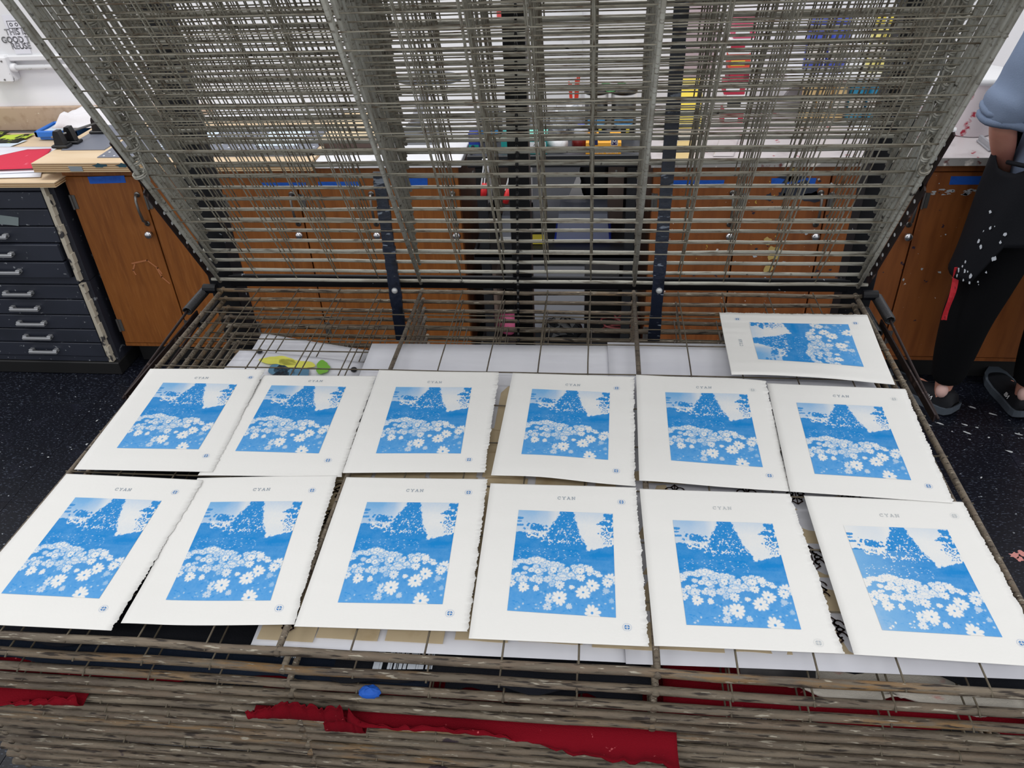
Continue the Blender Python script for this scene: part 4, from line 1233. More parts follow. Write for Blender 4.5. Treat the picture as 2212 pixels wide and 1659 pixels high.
def flower(cx, cy, R, sq=.8, n=11, rot=0., val=.03, cen=True, inner=.55):
    global cov
    i0, i1 = max(0, int((cx - R * 1.1) * NU)), min(NU, int((cx + R * 1.1) * NU) + 2)
    j0, j1 = max(0, int((cy - R * 1.1) * NV)), min(NV, int((cy + R * 1.1) * NV) + 2)
    if i1 <= i0 or j1 <= j0: return
    dx = uu[j0:j1, i0:i1] - cx; dy = (vv[j0:j1, i0:i1] - cy) / sq
    rr_ = np.hypot(dx, dy) / R; th = np.arctan2(dy, dx) + rot
    lim = inner + (1 - inner) * np.abs(np.cos(n * th / 2)) ** .36 * (.86 + .14 * np.cos(3.3 * th + cx * 40))
    m = sm(lim - rr_, 0, .10)
    sub = cov[j0:j1, i0:i1]
    if inner < .5:
        hl = sm(lim * 1.16 + .05 - rr_, 0, .15) * .8; sub[:] = sub * (1 - hl) + .74 * hl
    line = .08 * (np.abs(np.cos(n * th / 2)) < .16) * (rr_ > .3)
    sub[:] = sub * (1 - m) + (val + line) * m
    if cen:
        c = sm((.17 if R > .045 else .24) - rr_, 0, .06); sub[:] = sub * (1 - c) + (.80 if R > .045 else .6) * c


# scattered far specks
for _ in range(70):
    ellip(rng.uniform(.02, .68), .40 + .11 * rng.rand(), rng.uniform(.004, .010), rng.uniform(.002, .0045), rng.uniform(.15, .5))
# flower bands: (u centre, u half width, v of the top arc, rows)
def topv(u): return .505 + .045 * abs(u - .24) / .24 if u < .5 else (.545 + .03 * abs(u - .68) / .12 if u > .55 else .60)


for _ in range(62):
    u = rng.uniform(0, .50); v = topv(u) + abs(rng.randn()) * .024
    flower(u, v, rng.uniform(.024, .040), .66, 9, rng.rand() * 6, rng.uniform(.02, .10), rng.rand() < .75, .48)
for _ in range(70):
    u = rng.uniform(.0, .52); v = rng.uniform(.57, .72)
    if rng.rand() < (.35 + .9 * np.exp(-((u - .34) / .13) ** 2)): flower(u, v, rng.uniform(.020, .042), .7, 9, rng.rand() * 6, rng.uniform(.03, .34), rng.rand() < .8, .48)
for _ in range(34):
    u = .68 + rng.randn() * .075; v = topv(min(max(u, .56), .84)) + abs(rng.randn()) * .035
    if u < .86: flower(u, v, rng.uniform(.024, .042), .68, 9, rng.rand() * 6, rng.uniform(.02, .1), rng.rand() < .7, .48)
for _ in range(30):
    u = rng.uniform(.46, .66); v = rng.uniform(.63, .70); flower(u, v, rng.uniform(.016, .03), .6, 9, rng.rand() * 6, rng.uniform(.05, .4), rng.rand() < .5)
for _ in range(34):
    u = rng.uniform(0, 1); v = rng.uniform(.93, .99) if u < .3 else rng.uniform(.74, .98)
    ellip(u, v, rng.uniform(.008, .018), rng.uniform(.006, .014), rng.uniform(.25, .6), .8)
# dark leaf strokes
for _ in range(46):
    u = rng.uniform(0, 1); v = rng.uniform(.76, .99); sl = rng.uniform(-1.2, 1.2); ln = rng.uniform(.01, .03); kk = rng.uniform(.9, 1.0)
    for e_ in np.linspace(-1, 1, 7): ellip(u + ln * e_, v + ln * e_ * sl, .007 * (1.2 - abs(e_)), .005 * (1.2 - abs(e_)), kk, .9)
for (u, v, R, sq, val, c) in [(.01, .755, .05, .8, .10, True), (.015, .70, .035, .8, .2, True), (.12, .715, .052, .9, .14, True), (.275, .715, .05, .8, .16, True), (.36, .70, .05, .8, .22, True),
                              (.40, .745, .04, .7, .34, True), (.41, .605, .042, .9, .03, True), (.475, .745, .055, .9, .10, True), (.59, .76, .036, .65, .05, False), (.25, .79, .036, .95, .06, False),
                              (.13, .785, .062, .88, .03, True), (.675, .665, .055, .75, .04, True), (.67, .60, .055, .7, .03, True), (.76, .585, .05, .8, .05, False), (.85, .635, .042, .5, .04, False),
                              (.50, .66, .045, .4, .1, False), (.58, .645, .045, .5, .08, True), (.915, .775, .042, .8, .34, False), (.965, .86, .03, .9, .42, False),
                              (.955, .665, .075, .85, .05, True), (.93, .70, .062, .8, .04, True), (.39, .875, .062, .9, .14, True), (.37, .945, .05, .8, .22, True), (.57, .93, .036, .9, .25, False),
                              (.785, .735, .078, .86, .02, True), (.70, .80, .082, .86, .02, True), (.478, .862, .082, .92, .02, True), (.785, .975, .088, .95, .02, True)]:
    flower(u, v, R, sq, 10 if R > .05 else 8, u * 17, val, c, .42)
cov = np.clip(cov, 0, 1)

PAPER = np.array([.80, .795, .775])
INK = np.array(s2l((6, 130, 204)))


def pic_colors(nu, nv, fade=0.0, fx=0.0):
    ju = np.linspace(0, NU - 1, nu).round().astype(int); jv = np.linspace(0, NV - 1, nv).round().astype(int)
    c = cov[np.ix_(jv, ju)]
    if NV / nv > 1.5:   # light 2x2 average
        c = .25 * (c + cov[np.ix_(jv, np.minimum(ju + 1, NU - 1))] + cov[np.ix_(np.minimum(jv + 1, NV - 1), ju)] + cov[np.ix_(np.minimum(jv + 1, NV - 1), np.minimum(ju + 1, NU - 1))])
    u = np.linspace(0, 1, nu)[None, :]; v = np.linspace(0, 1, nv)[:, None]
    lighten = fade * (1 - u) * .8 + fade * .25
    c = c * (1 - lighten * (c < .6)) * (1 - fx * (1 - u) ** 2 * .55 * (v > .25))
    k = np.clip(c, 0, 1)[..., None]
    lowl = (.16 * np.clip((v - .6) / .4, 0, 1))[..., None]
    mid = np.array(s2l((122, 176, 222)))
    ink = INK * (1 + lowl)
    return np.where(k < .5, PAPER * (1 - 2 * k) + mid * 2 * k, mid * (2 - 2 * k) + ink * (2 * k - 1))


pm = bpy.data.materials.new('printed_ink'); pm.use_nodes = True
_n = pm.node_tree.nodes; _l = pm.node_tree.links
at_ = _n.new('ShaderNodeAttribute'); at_.attribute_name = 'ink'
_l.new(at_.outputs['Color'], _n['Principled BSDF'].inputs['Base Color'])
_n['Principled BSDF'].inputs['Roughness'].default_value = .75
_n['Principled BSDF'].inputs['Specular IOR Level'].default_value = .25

# CYAN glyphs as slab-serif strokes on a 1 x 1.3 cell
GL = {'C': [[(.86, 1.0), (.78, 1.2), (.5, 1.28), (.2, 1.12), (.08, .65), (.2, .18), (.5, .02), (.78, .1), (.9, .3)], [(.86, .95), (.86, 1.28)]],
      'Y': [[(.1, 1.27), (.5, .6), (.9, 1.27)], [(.5, .6), (.5, .03)], [(-.04, 1.27), (.26, 1.27)], [(.74, 1.27), (1.04, 1.27)], [(.3, .03), (.7, .03)]],
      'A': [[(.08, .03), (.5, 1.27), (.92, .03)], [(.24, .45), (.76, .45)], [(-.06, .03), (.24, .03)], [(.76, .03), (1.06, .03)], [(.3, 1.27), (.5, 1.27)]],
      'N': [[(.12, .03), (.12, 1.27), (.88, .03), (.88, 1.27)], [(-.04, .03), (.3, .03)], [(-.04, 1.27), (.2, 1.27)], [(.7, 1.27), (1.06, 1.27)]]}


def art_print(name, paper_px, pic_px, dz, label, seed, nres, text_uv, marks, fade=0., fx=0., rot=0, amp=.0012, lifts=(), faint=False, torn=True):
    z0 = H + .0062 + dz
    q = [onz(x, y, z0) for x, y in paper_px]       # content order tl, tr, br, bl
    g = [onz(x, y, z0) for x, y in pic_px]
    q = [np.array(p) for p in q]; g = [np.array(p) for p in g]
    r = random.Random(seed); ph = [r.uniform(0, 6.28) for _ in range(5)]
    cen = sum(q) / 4

    def bil(Q, s, t): return (Q[0] * (1 - s) + Q[1] * s) * (1 - t) + (Q[3] * (1 - s) + Q[2] * s) * t

    def hgt(p):
        x, y = p[0] - cen[0], p[1] - cen[1]
        h = amp * (1 + .5 * math.sin(17 * x + ph[0]) * math.sin(13 * y + ph[1]) + .5 * math.sin(21 * y + 9 * x + ph[2]))
        for (lx, ly, hh, rad) in lifts:
            c = bil(q, lx, ly); d2 = (p[0] - c[0]) ** 2 + (p[1] - c[1]) ** 2
            h += hh * math.exp(-d2 / rad ** 2)
        return h

    nx, ny = 22, 150
    P = np.zeros((ny, nx, 3))
    jag = []; cur = 0
    for j in range(ny):
        cur = .7 * cur + r.uniform(-.0007, .0007); jag.append(cur + r.uniform(-.0010, .0006))
    for j in range(ny):
        for i in range(nx):
            s, t = i / (nx - 1), j / (ny - 1)
            p = bil(q, s, t)
            if torn and i == nx - 1:
                e = q[1] - q[0]; e = e / np.linalg.norm(e); p = p + e * jag[j]
            P[j, i] = (p[0], p[1], z0 + hgt(p))
    b = MB(); b.grid(P[::-1] if True else P)
    o = b.build('art_print', M['paper'], smooth=True, origin=(cen[0], cen[1], z0), solid=.0004, soff=-1)
    tag(o, label, 'print', 'blue garden prints drying on the top flat shelf')
    # picture
    nu, nv = nres
    ss = np.linspace(0, 1, nu)[None, :, None]; tt = np.linspace(0, 1, nv)[:, None, None]
    G = (g[0] * (1 - ss) + g[1] * ss) * (1 - tt) + (g[3] * (1 - ss) + g[2] * ss) * tt
    x = G[..., 0] - cen[0]; y = G[..., 1] - cen[1]
    hh = amp * (1 + .5 * np.sin(17 * x + ph[0]) * np.sin(13 * y + ph[1]) + .5 * np.sin(21 * y + 9 * x + ph[2]))
    for (lx, ly, h_, rad) in lifts:
        c = bil(q, lx, ly); hh += h_ * np.exp(-((G[..., 0] - c[0]) ** 2 + (G[..., 1] - c[1]) ** 2) / rad ** 2)
    G[..., 2] = z0 + hh + .00035
    V = (G - WO[o.name]).reshape(-1, 3)
    me = bpy.data.meshes.new('picture')
    idx = np.arange(nu * nv).reshape(nv, nu)
    F = np.stack([idx[1:, :-1], idx[1:, 1:], idx[:-1, 1:], idx[:-1, :-1]], -1).reshape(-1, 4)
    me.vertices.add(len(V)); me.vertices.foreach_set('co', V.astype(np.float32).ravel())
    me.loops.add(F.size); me.loops.foreach_set('vertex_index', F.astype(np.int32).ravel())
    me.polygons.add(len(F)); me.polygons.foreach_set('loop_start', np.arange(0, F.size, 4, dtype=np.int32))
    me.polygons.foreach_set('use_smooth', np.ones(len(F), bool))
    me.update(calc_edges=True)
    ca = me.attributes.new('ink', 'FLOAT_COLOR', 'POINT')
    colr = np.ones((nv, nu, 4), np.float32); colr[..., :3] = pic_colors(nu, nv, fade, fx)
    ca.data.foreach_set('color', colr.ravel())
    me.materials.append(pm)
    po = bpy.data.objects.new('picture', me); COL.objects.link(po); po.parent = o
    # lettering and registration marks, laid out on the sheet's own s,t axes
    up3 = lambda s, t: (lambda p: (p[0], p[1], z0 + hgt(p) + .0004))(bil(q, s, t))
    Wd = np.linalg.norm(q[1] - q[0]); Ht = np.linalg.norm(q[3] - q[0])
    lt_ = MB(); cw = .0044; gap = .0066
    s0, t0 = text_uv
    for i, ch in enumerate('CYAN'):
        for st_ in GL[ch]:
            stroke(lt_, [(i * gap + a * cw, c * cw * .92) for a, c in st_], .0007, lambda u, v: up3(s0 + (u - 1.9 * gap) / Wd, t0 - (v - .0025) / Ht))
    lt_.build('lettering', M['pale_ink'] if faint else M['grey_ink'], parent=o)
    for (ms, mt, fnt) in marks:
        mk = MB(); R = .0034
        for k_ in range(4):
            a0 = k_ * math.pi / 2 + .16; a1 = (k_ + 1) * math.pi / 2 - .16
            pts = [(.0008 * math.cos((a0 + a1) / 2), .0008 * math.sin((a0 + a1) / 2))] + [(R * math.cos(a), R * math.sin(a)) for a in np.linspace(a0, a1, 5)]
            mk.add([up3(ms + a / Wd, mt - c / Ht) for a, c in pts], [tuple(range(len(pts)))])
        for i in range(16):
            a0, a1 = 2 * math.pi * i / 16, 2 * math.pi * (i + 1) / 16
            mk.add([up3(ms + rr_ * math.cos(a) / Wd, mt - rr_ * math.sin(a) / Ht) for rr_, a in ((.0052, a0), (.0054, a0), (.0054, a1), (.0052, a1))], [(0, 1, 2, 3)])
        mk.build('registration_mark', M['pale_ink'] if fnt else M['blue_ink'], parent=o)
    return o


FRT = (206, 222); BAK = (176, 190)
f_, t_ = False, True
art_print('p', [(570, 811.6), (813, 813.5), (737, 1030), (428, 1028.6)], [(587, 834), (748, 837), (688.5, 980), (508.6, 975.7)], 0,
          'blue garden print in the back row, second from the left, under its left neighbour', 2, BAK, (.49, .066), [(.865, .86, f_)])
art_print('p', [(325, 797.5), (574, 800), (460, 1020.5), (161, 1016)], [(353, 828), (513, 832), (429, 971), (253, 969.7)], .0018,
          'blue garden print at the left end of the back row', 1, BAK, (.50, .105), [(.91, .095, f_), (.89, .865, f_)])
art_print('p', [(819, 800), (1078.5, 805), (1047.6, 1021.7), (740, 1022)], [(855.6, 837), (1019, 837), (995.5, 982), (812.4, 981)], .001,
          'blue garden print in the back row, third from the left', 3, BAK, (.49, .125), [(.875, .895, f_)])
art_print('p', [(1107.5, 806), (1370, 815), (1371.6, 1051.6), (1061, 1029.7)], [(1149.7, 841.5), (1317.3, 849), (1313.4, 996), (1126.4, 985.8)], .0004,
          'blue garden print in the back row, fourth from the left, lower edge lifted', 4, BAK, (.51, .115), [(.86, .13, f_), (.87, .895, f_)], lifts=((.35, 1.0, .006, .07),))
art_print('p', [(1374, 811), (1653, 827), (1707, 1063), (1380.5, 1043)], [(1437, 849), (1613, 857), (1647.6, 1010.6), (1449.5, 998)], .0006,
          'blue garden print in the back row, second from the right', 5, BAK, (.52, .11), [(.885, .115, t_), (.885, .885, f_)], lifts=((.8, 0.0, .004, .07), (.1, 1, .003, .07)))
art_print('p', [(1736.4, 1071.5), (2078.5, 1086.6), (2278, 1444), (1844, 1416)], [(1821.7, 1135.3), (2045, 1145.6), (2164.6, 1378.3), (1905, 1363.7)], .0005,
          'pale washed-out blue garden print at the right end of the front row', 12, FRT, (.50, .125), [(.90, .11, t_), (.90, .885, f_)], fade=.9, fx=.8, faint=True)
art_print('p', [(1656.5, 828), (1955, 842), (2060, 1088.5), (1706.6, 1062.6)], [(1720, 870.7), (1904.6, 879), (1967.6, 1039.8), (1759.4, 1025.8)], .0022,
          'blue garden print at the right end of the back row', 6, BAK, (.52, .105), [(.89, .11, t_), (.885, .885, f_)], fade=.2)
art_print('p', [(427.4, 1034), (729, 1028), (635.4, 1349.7), (264, 1351.8)], [(455.7, 1086.9), (654, 1084.6), (584.5, 1298), (359, 1297.8)], .0004,
          'blue garden print in the front row, second from the left', 8, FRT, (.50, .108), [(.855, .12, f_), (.885, .91, f_)], lifts=((0, 1, .004, .05),))
art_print('p', [(144, 1024.5), (441, 1039), (240.4, 1364), (-125, 1345)], [(163.7, 1076), (350, 1083), (215, 1294.7), (4, 1284)], .0022,
          'blue garden print at the left end of the front row, overlapping its neighbour', 7, FRT, (.49, .105), [(.855, .105, f_), (.88, .885, f_)])
art_print('p', [(748.7, 1031.8), (1054, 1036), (1011.6, 1364.5), (635.6, 1354.6)], [(793.6, 1086.7), (991, 1087.9), (956, 1306), (730, 1303)], .0006,
          'blue garden print in the front row, third from the left', 9, FRT, (.51, .102), [(.88, .11, f_), (.88, .905, f_)])
art_print('p', [(1059.6, 1044), (1373.8, 1055.7), (1402.4, 1398), (1012.6, 1381)], [(1120.5, 1102.3), (1323.4, 1111), (1330.5, 1335.8), (1095.8, 1321.6)], .0008,
          'blue garden print in the front row, fourth from the left', 10, FRT, (.53, .10), [(.895, .115, f_), (.885, .905, f_)], fade=.25)
art_print('p', [(1381.5, 1057), (1706, 1068.7), (1822.7, 1412), (1413, 1397.6)], [(1453, 1124.8), (1667.8, 1133.4), (1730.5, 1360.4), (1482.7, 1352)], .0003,
          'slightly pale blue garden print in the front row, second from the right', 11, FRT, (.53, .13), [(.885, .95, t_)], fade=.35, faint=True)
art_print('p', [(1579, 817.4), (1553.7, 675.6), (1872.5, 682), (1932.8, 834)], [(1636.7, 784.4), (1618, 697), (1831.7, 702.4), (1865, 796.6)], .002,
          'blue garden print lying sideways alone at the back right corner', 13, BAK, (.50, .105), [(.89, .115, f_), (.86, .90, f_)], lifts=((0, .15, .007, .09), (0, .6, .006, .09)))

# ================================================================== PAPERS AND CLOTHS ON THE SHELVES BELOW
def shq(k, up, *pts): return [onsh(x, y, k, up) for x, y in pts]


UPW = .0062
sheet('paper_sheet', shq(1, UPW, (804, 744), (1330, 749), (1352, 1433), (541, 1397)), M['white_paper'], nx=20, ny=24, amp=.001, seed=41,
      label='large white sheet on the second shelf, under the left prints', cat='paper')
sheet('paper_sheet', shq(1, UPW + .0026, (1312, 741), (1840, 748), (2260, 1470), (1352, 1436)), M['white_paper'], nx=20, ny=24, amp=.001, seed=42,
      label='large white sheet on the second shelf, under the right prints', cat='paper')
# cream cards in rows on the white sheets
cr = random.Random(9)
cards = 0
ORD = ['first', 'second', 'third', 'fourth', 'fifth', 'sixth', 'seventh', 'eighth', 'ninth', 'tenth']
base_px = [(557, 680), (687, 822), (832, 958), (980, 1095), (1124, 1262), (1278, 1411), (1420, 1560), (1585, 1706), (1735, 1860), (1880, 2000)]
proto = None


def ornament(o, cx, cy, z, s):
    mb = MB(); f3 = lambda u, v: (cx + u * s, cy + v * s, z)
    for sg_ in (-1, 1):
        for k_, (r0_, oy) in enumerate([(.30, .35), (.22, .0), (.30, -.35)]):
            stroke(mb, [(sg_ * (.26 + r0_ * (1 - i / 16) * math.cos(a)), oy + r0_ * (1 - i / 16) * math.sin(a)) for i, a in enumerate(np.linspace(0, 5.2, 13))], .085, f3)
        stroke(mb, [(0, .8), (sg_ * .2, .6), (sg_ * .08, .4), (sg_ * .5, .05), (sg_ * .1, -.3), (sg_ * .3, -.6), (0, -.85)], .09, f3)
    stroke(mb, [(0, .85), (0, -.85)], .07, f3)
    mb.build('ornament', M['brown_ink'], parent=o)


for ci, (xa, xb_) in enumerate(base_px):
    pa = onsh(xa, 1390, 1, UPW); pb_ = onsh(xb_, 1390, 1, UPW)
    x0, x1 = pa[0], pb_[0]
    ystart = onsh((xa + xb_) / 2, 1390 + 22 * max(0, ci - 3) / 3 if ci < 7 else 1418, 1, UPW)[1]
    for rj in range(9):
        y1 = ystart + rj * .0575 + cr.uniform(-.003, .003); y0 = y1 + .062
        if y0 > -.30: continue
        if ci in (0,) and rj > 6: continue
        jx_ = cr.uniform(-.004, .004)
        def zz(y): return shz(1, y) + UPW + .0042 - .0004 * rj
        zr = .0006 * (rj % 2)
        b = MB(); sag = cr.uniform(.0, .0012)
        P = np.array([[(x0 + jx_ + (x1 - x0) * i / 6, y0 + (y1 - y0) * j / 3, zz(y0 + (y1 - y0) * j / 3) + zr + .0016 * (j / 3) + sag * math.sin(i)) for i in range(7)] for j in range(4)])
        b.grid(P[::-1]); o = b.build('cream_card', M['cream'], solid=.0005, soff=-1)
        cards += 1
        tag(o, 'cream card under the prints, %s from the left in the %s row from the front' % (ORD[ci], ORD[rj]), 'card', 'cream cards on the second shelf')
        if (ci, rj) in ((0, 0), (0, 2), (0, 4), (0, 3), (7, 1), (7, 4), (6, 4), (7, 3), (8, 4), (8, 1), (9, 4), (1, 4)) or (ci in (0, 7, 8) and rj % 2 == 0):
            ornament(o, x1 + jx_ - .036 if ci == 0 else x0 + jx_ + (x1 - x0) * (.82 if ci == 7 else .5), (y0 + y1) / 2, zz((y0 + y1) / 2) + .0032, .024)

# watercolour sheet and blank sheet, back left on the fourth shelf
sheet('paper_sheet', shq(3, UPW, (566, 721), (800, 760), (760, 830), (520, 800)), M['white_paper'], amp=.002, seed=50, label='blank white sheet at the back left under several wire shelves', cat='paper')
wq = shq(2, UPW, (520, 756), (790, 785), (775, 860), (470, 815))
wc = sheet('watercolour_sheet', wq, M['white_paper'], amp=.0012, seed=51, label='white sheet with yellow, green and blue paint blots at back left', cat='painting')


def on_quad(qd, s, t, up):
    q_ = [np.array(p) for p in qd]
    p = (q_[0] * (1 - s) + q_[1] * s) * (1 - t) + (q_[3] * (1 - s) + q_[2] * s) * t
    return (p[0], p[1], p[2] + up)


for nm, col_, lst in [('yellow_blot', (222, 220, 96), [(.36, .30, .17, .75), (.50, .34, .16, .8)]), ('green_blot', (120, 180, 60), [(.70, .34, .20, .28)]),
                      ('blue_blot', (86, 130, 160), [(.43, .62, .28, .36), (.56, .60, .22, .3)]), ('dark_blot', (24, 30, 44), [(.42, .50, .20, .30), (.43, .78, .20, .26)])]:
    b = MB()
    for i, (s_, t0_, r_, e_) in enumerate(lst): blot(b, s_, t0_, r_, lambda u, v, q=wq: on_quad(q, u, v, .0040 + .0002 * len(nm)), int(s_ * 100) + i, e_, 36, 0.0, True)
    b.build(nm, mat(nm, col_, .7), parent=wc)
for i, (s_, t0_) in enumerate([(.17, .06), (.93, .30)]):
    b = MB(); p = on_quad(wq, s_, t0_, .0045); b.lathe([(.006, 0), (.006, .003), (.004, .005)], p, 12); b.build('magnet', M['black'], parent=wc, smooth=True)


def cloth(name, quad, m, amp, seed, lab, thick=.003, nx=30, ny=24, cat='cloth', fr=1.0):
    q_ = [np.array(p) for p in quad]; r = random.Random(seed); ph = [r.uniform(0, 6) for _ in range(6)]
    P = np.zeros((ny, nx, 3))
    for j in range(ny):
        for i in range(nx):
            s, t = i / (nx - 1), j / (ny - 1)
            p = (q_[0] * (1 - s) + q_[1] * s) * (1 - t) + (q_[3] * (1 - s) + q_[2] * s) * t
            h = amp * (1.1 + .5 * math.sin(fr * 9 * s + ph[0] + 2 * t) + .4 * math.sin(fr * 17 * s - 6 * t + ph[1]) + .2 * math.sin(fr * 31 * s + 9 * t + ph[2]))
            e = (.006 * math.sin(12 * s + ph[3]) + .003 * math.sin(31 * s + ph[4])) * (t > .95)
            P[j, i] = p + np.array([0, e, h])
    b = MB(); b.grid(P[::-1]); o = b.build(name, m, smooth=True, solid=thick, soff=1); tag(o, lab, cat); return o


# dark garments on the third and fourth shelves
fy = -.862
cloth('dark_garment', [(-.0, -.30, shz(2, -.30) + UPW), (.46, -.30, shz(2, -.30) + UPW), (.47, -.84, shz(2, -.84) + UPW), (.0, -.84, shz(2, -.84) + UPW)], M['black_cloth'], .0028, 1,
      'black garment on the third shelf, under the left prints', fr=.7)
cloth('dark_garment', [(.02, -.45, shz(3, -.45) + UPW), (.60, -.45, shz(3, -.45) + UPW), (.60, fy, shz(3, fy) + UPW), (.0, fy, shz(3, fy) + UPW)], M['navy_cloth'], .0020, 2,
      'dark navy garment sagging along the left front on the fourth shelf', fr=.7)
cloth('dark_garment', [(.49, -.30, shz(2, -.30) + UPW), (.868, -.30, shz(2, -.30) + UPW), (.868, -.866, shz(2, -.866) + UPW), (.485, -.866, shz(2, -.866) + UPW)], M['black_cloth'], .0022, 3,
      'black garment with white brushed print on the third shelf, centre', fr=.6)
gb = bpy.data.objects['dark_garment.002']
b = MB(); rr = random.Random(6)
for i in range(70):
    pb2 = onsh(805 + 130 * rr.random(), 1452, 2, UPW); x = pb2[0]; y = pb2[1] - .002; l = .010 + .03 * rr.random()
    z = shz(2, y) + UPW + .0088
    b.box(x, x + .0009 + .0012 * rr.random(), y, y + l, z, z + .0004)
for i in range(30):
    x = onsh(600 + 40 * rr.random(), 1430, 2, UPW)[0]; y = onsh(620, 1430, 2, UPW)[1]; z = shz(2, y) + UPW + .0088
    b.box(x, x + .001, y, y + .012, z, z + .0004)
b.build('brushed_print', M['brush_white'], parent=gb)['kind'] = 'stuff'
cloth('dark_garment', [(1.02, -.30, shz(2, -.30) + UPW), (1.29, -.30, shz(2, -.30) + UPW), (1.29, -.835, shz(2, -.835) + UPW), (1.0, -.80, shz(2, -.80) + UPW)], M['black_cloth'], .0025, 4,
      'black garment on the third shelf at the right front', fr=.6)
cloth('dark_garment', [(.62, -.45, shz(3, -.45) + UPW), (.86, -.45, shz(3, -.45) + UPW), (.855, fy, shz(3, fy) + UPW), (.62, fy, shz(3, fy) + UPW)], M['black_cloth'], .0018, 5,
      'black garment on the fourth shelf, centre front above the red cloth', fr=.6)
sheet('photo_print', shq(2, UPW + .002, (1590, 1380), (1760, 1390), (1762, 1478), (1600, 1468)), M['dark_photo'], amp=.001, seed=61, label='dark grey photographic print between shelves at the front right', cat='print')
cloth('white_cloth', shq(3, UPW, (1640, 1350), (2200, 1390), (2240, 1550), (1690, 1494)), M['white_cloth'], .0016, 6, 'white cloth stained yellow and red on the fourth shelf, front right', fr=.6)

# red cloths
cloth('red_cloth', [(.02, -.40, shz(4, -.40) + UPW), (.56, -.40, shz(4, -.40) + UPW), (.57, -.860, shz(4, -.860) + UPW), (.0, -.860, shz(4, -.860) + UPW)], M['red_cloth'], .0016, 7,
      'red cloth lying on the fifth shelf at the left', fr=.6)
cloth('red_cloth', [(.90, -.40, shz(4, -.40) + UPW), (1.29, -.40, shz(4, -.40) + UPW), (1.29, -.862, shz(4, -.862) + UPW), (.88, -.862, shz(4, -.862) + UPW)], M['red_cloth'], .0018, 8,
      'red cloth lying on the fifth shelf at the right', fr=.6)


def drape(name, topline, botline, k, lab, seed, n=60, m=14, back=.35):
    """cloth lying on shelf k and folding down over its front rod; lines are photo pixels of the hanging piece"""
    r = random.Random(seed); ph = [r.uniform(0, 6) for _ in range(4)]
    Yh = -D - .0135
    def interp(line, s):
        xs_ = [p[0] for p in line]; x = xs_[0] + (xs_[-1] - xs_[0]) * s
        return x, float(np.interp(x, xs_, [p[1] for p in line]))
    P = np.zeros((m + 10, n, 3))
    for i in range(n):
        s = i / (n - 1)
        tp = ony(*interp(topline, s), Yh); bt = ony(*interp(botline, s), Yh)
        zt2 = shz(k, -D) + .0085
        x = tp[0]
        for j in range(10):
            t = j / 9; y = -D + back * (1 - t) ** 1.0 - .004 * (t > .9)
            zz_ = shz(k, y) + .0085 + .002 * (1 + math.sin(7 * s * 3 + ph[0] + 5 * t)) * (1 - t)
            P[j, i] = (x, y, zz_ if j < 9 else zt2)
        for j in range(m):
            t = (j + 1) / m
            w = .0035 * math.sin(34 * s + ph[1]) * t + .003 * math.sin(71 * s + ph[2] + 2 * t) * t
            yb = Yh - .004 * math.sin(math.pi * min(1, t * 1.2)) - abs(w) - .002 * t
            fray = (.0016 * r.uniform(-1, 1)) if j == m - 1 else 0
            P[10 + j, i] = (tp[0] + (bt[0] - tp[0]) * t, yb, zt2 + (bt[2] - zt2) * t - .004 * (1 - t) + fray)
    b = MB(); b.grid(P[::-1]); o = b.build(name, M['red_cloth'], smooth=True, solid=.0012, soff=0); tag(o, lab, 'cloth'); return o


drape('red_cloth', [(737, 1513), (1470, 1556)], [(755, 1522), (790, 1559), (1000, 1566), (1100, 1584), (1165, 1602), (1300, 1634), (1430, 1644), (1468, 1654)], 5,
      'large red cloth hanging over the rods at the centre front', 3)
drape('red_cloth', [(-60, 1476), (165, 1494)], [(-60, 1520), (40, 1510), (120, 1501), (165, 1497)], 5, 'red cloth corner hanging over the rods at the left edge', 4, n=30)
drape('red_cloth', [(528, 1500), (740, 1512)], [(532, 1533), (570, 1524), (620, 1508), (680, 1518), (700, 1524), (740, 1516)], 5, 'ragged red cloth strip hanging left of the large red cloth', 5, n=40)
drape('red_cloth', [(695, 1533), (780, 1540)], [(702, 1549), (740, 1541), (770, 1550), (780, 1548)], 6, 'small torn red cloth end below the ragged strip', 6, n=20, back=.1)
# blue tape lump on the front rod
tp_ = ony(799, 1500, -D - .008)
b = MB(); rr = random.Random(1); b.ell((tp_[0], -D - .006, tp_[2] + .002), (.013, .008, .0075), 14, 8); b.v = [(v[0] + rr.uniform(-.001, .001), v[1] + rr.uniform(-.001, .001), v[2] + rr.uniform(-.0008, .0008)) for v in b.v]
tag(b.build('blue_tape', M['blue_tape']), 'lump of blue tape stuck on a front rod above the red cloth', 'tape')
# sheets lower in the stack
for k_, x0, x1, m, lb in [(8, .03, .52, M['charcoal_sheet'], 'charcoal sheet low in the stack at the left'), (10, .05, .50, M['charcoal_sheet'], 'second charcoal sheet, two shelves lower at the left'),
                          (7, .62, 1.0, M['charcoal_sheet'], 'charcoal sheet low in the stack under the red cloth'), (9, 1.05, 1.28, M['dark_photo'], 'dark print low in the stack at the right'),
                          (12, .15, .62, M['white_paper'], 'white sheet on a low shelf at the bottom of the frame')]:
    q_ = [(x0, -.3, shz(k_, -.3) + UPW), (x1, -.3, shz(k_, -.3) + UPW), (x1, -.85, shz(k_, -.85) + UPW), (x0, -.85, shz(k_, -.85) + UPW)]
    sheet('paper_sheet', q_, m, amp=.0008, seed=k_, label=lb, cat='paper')

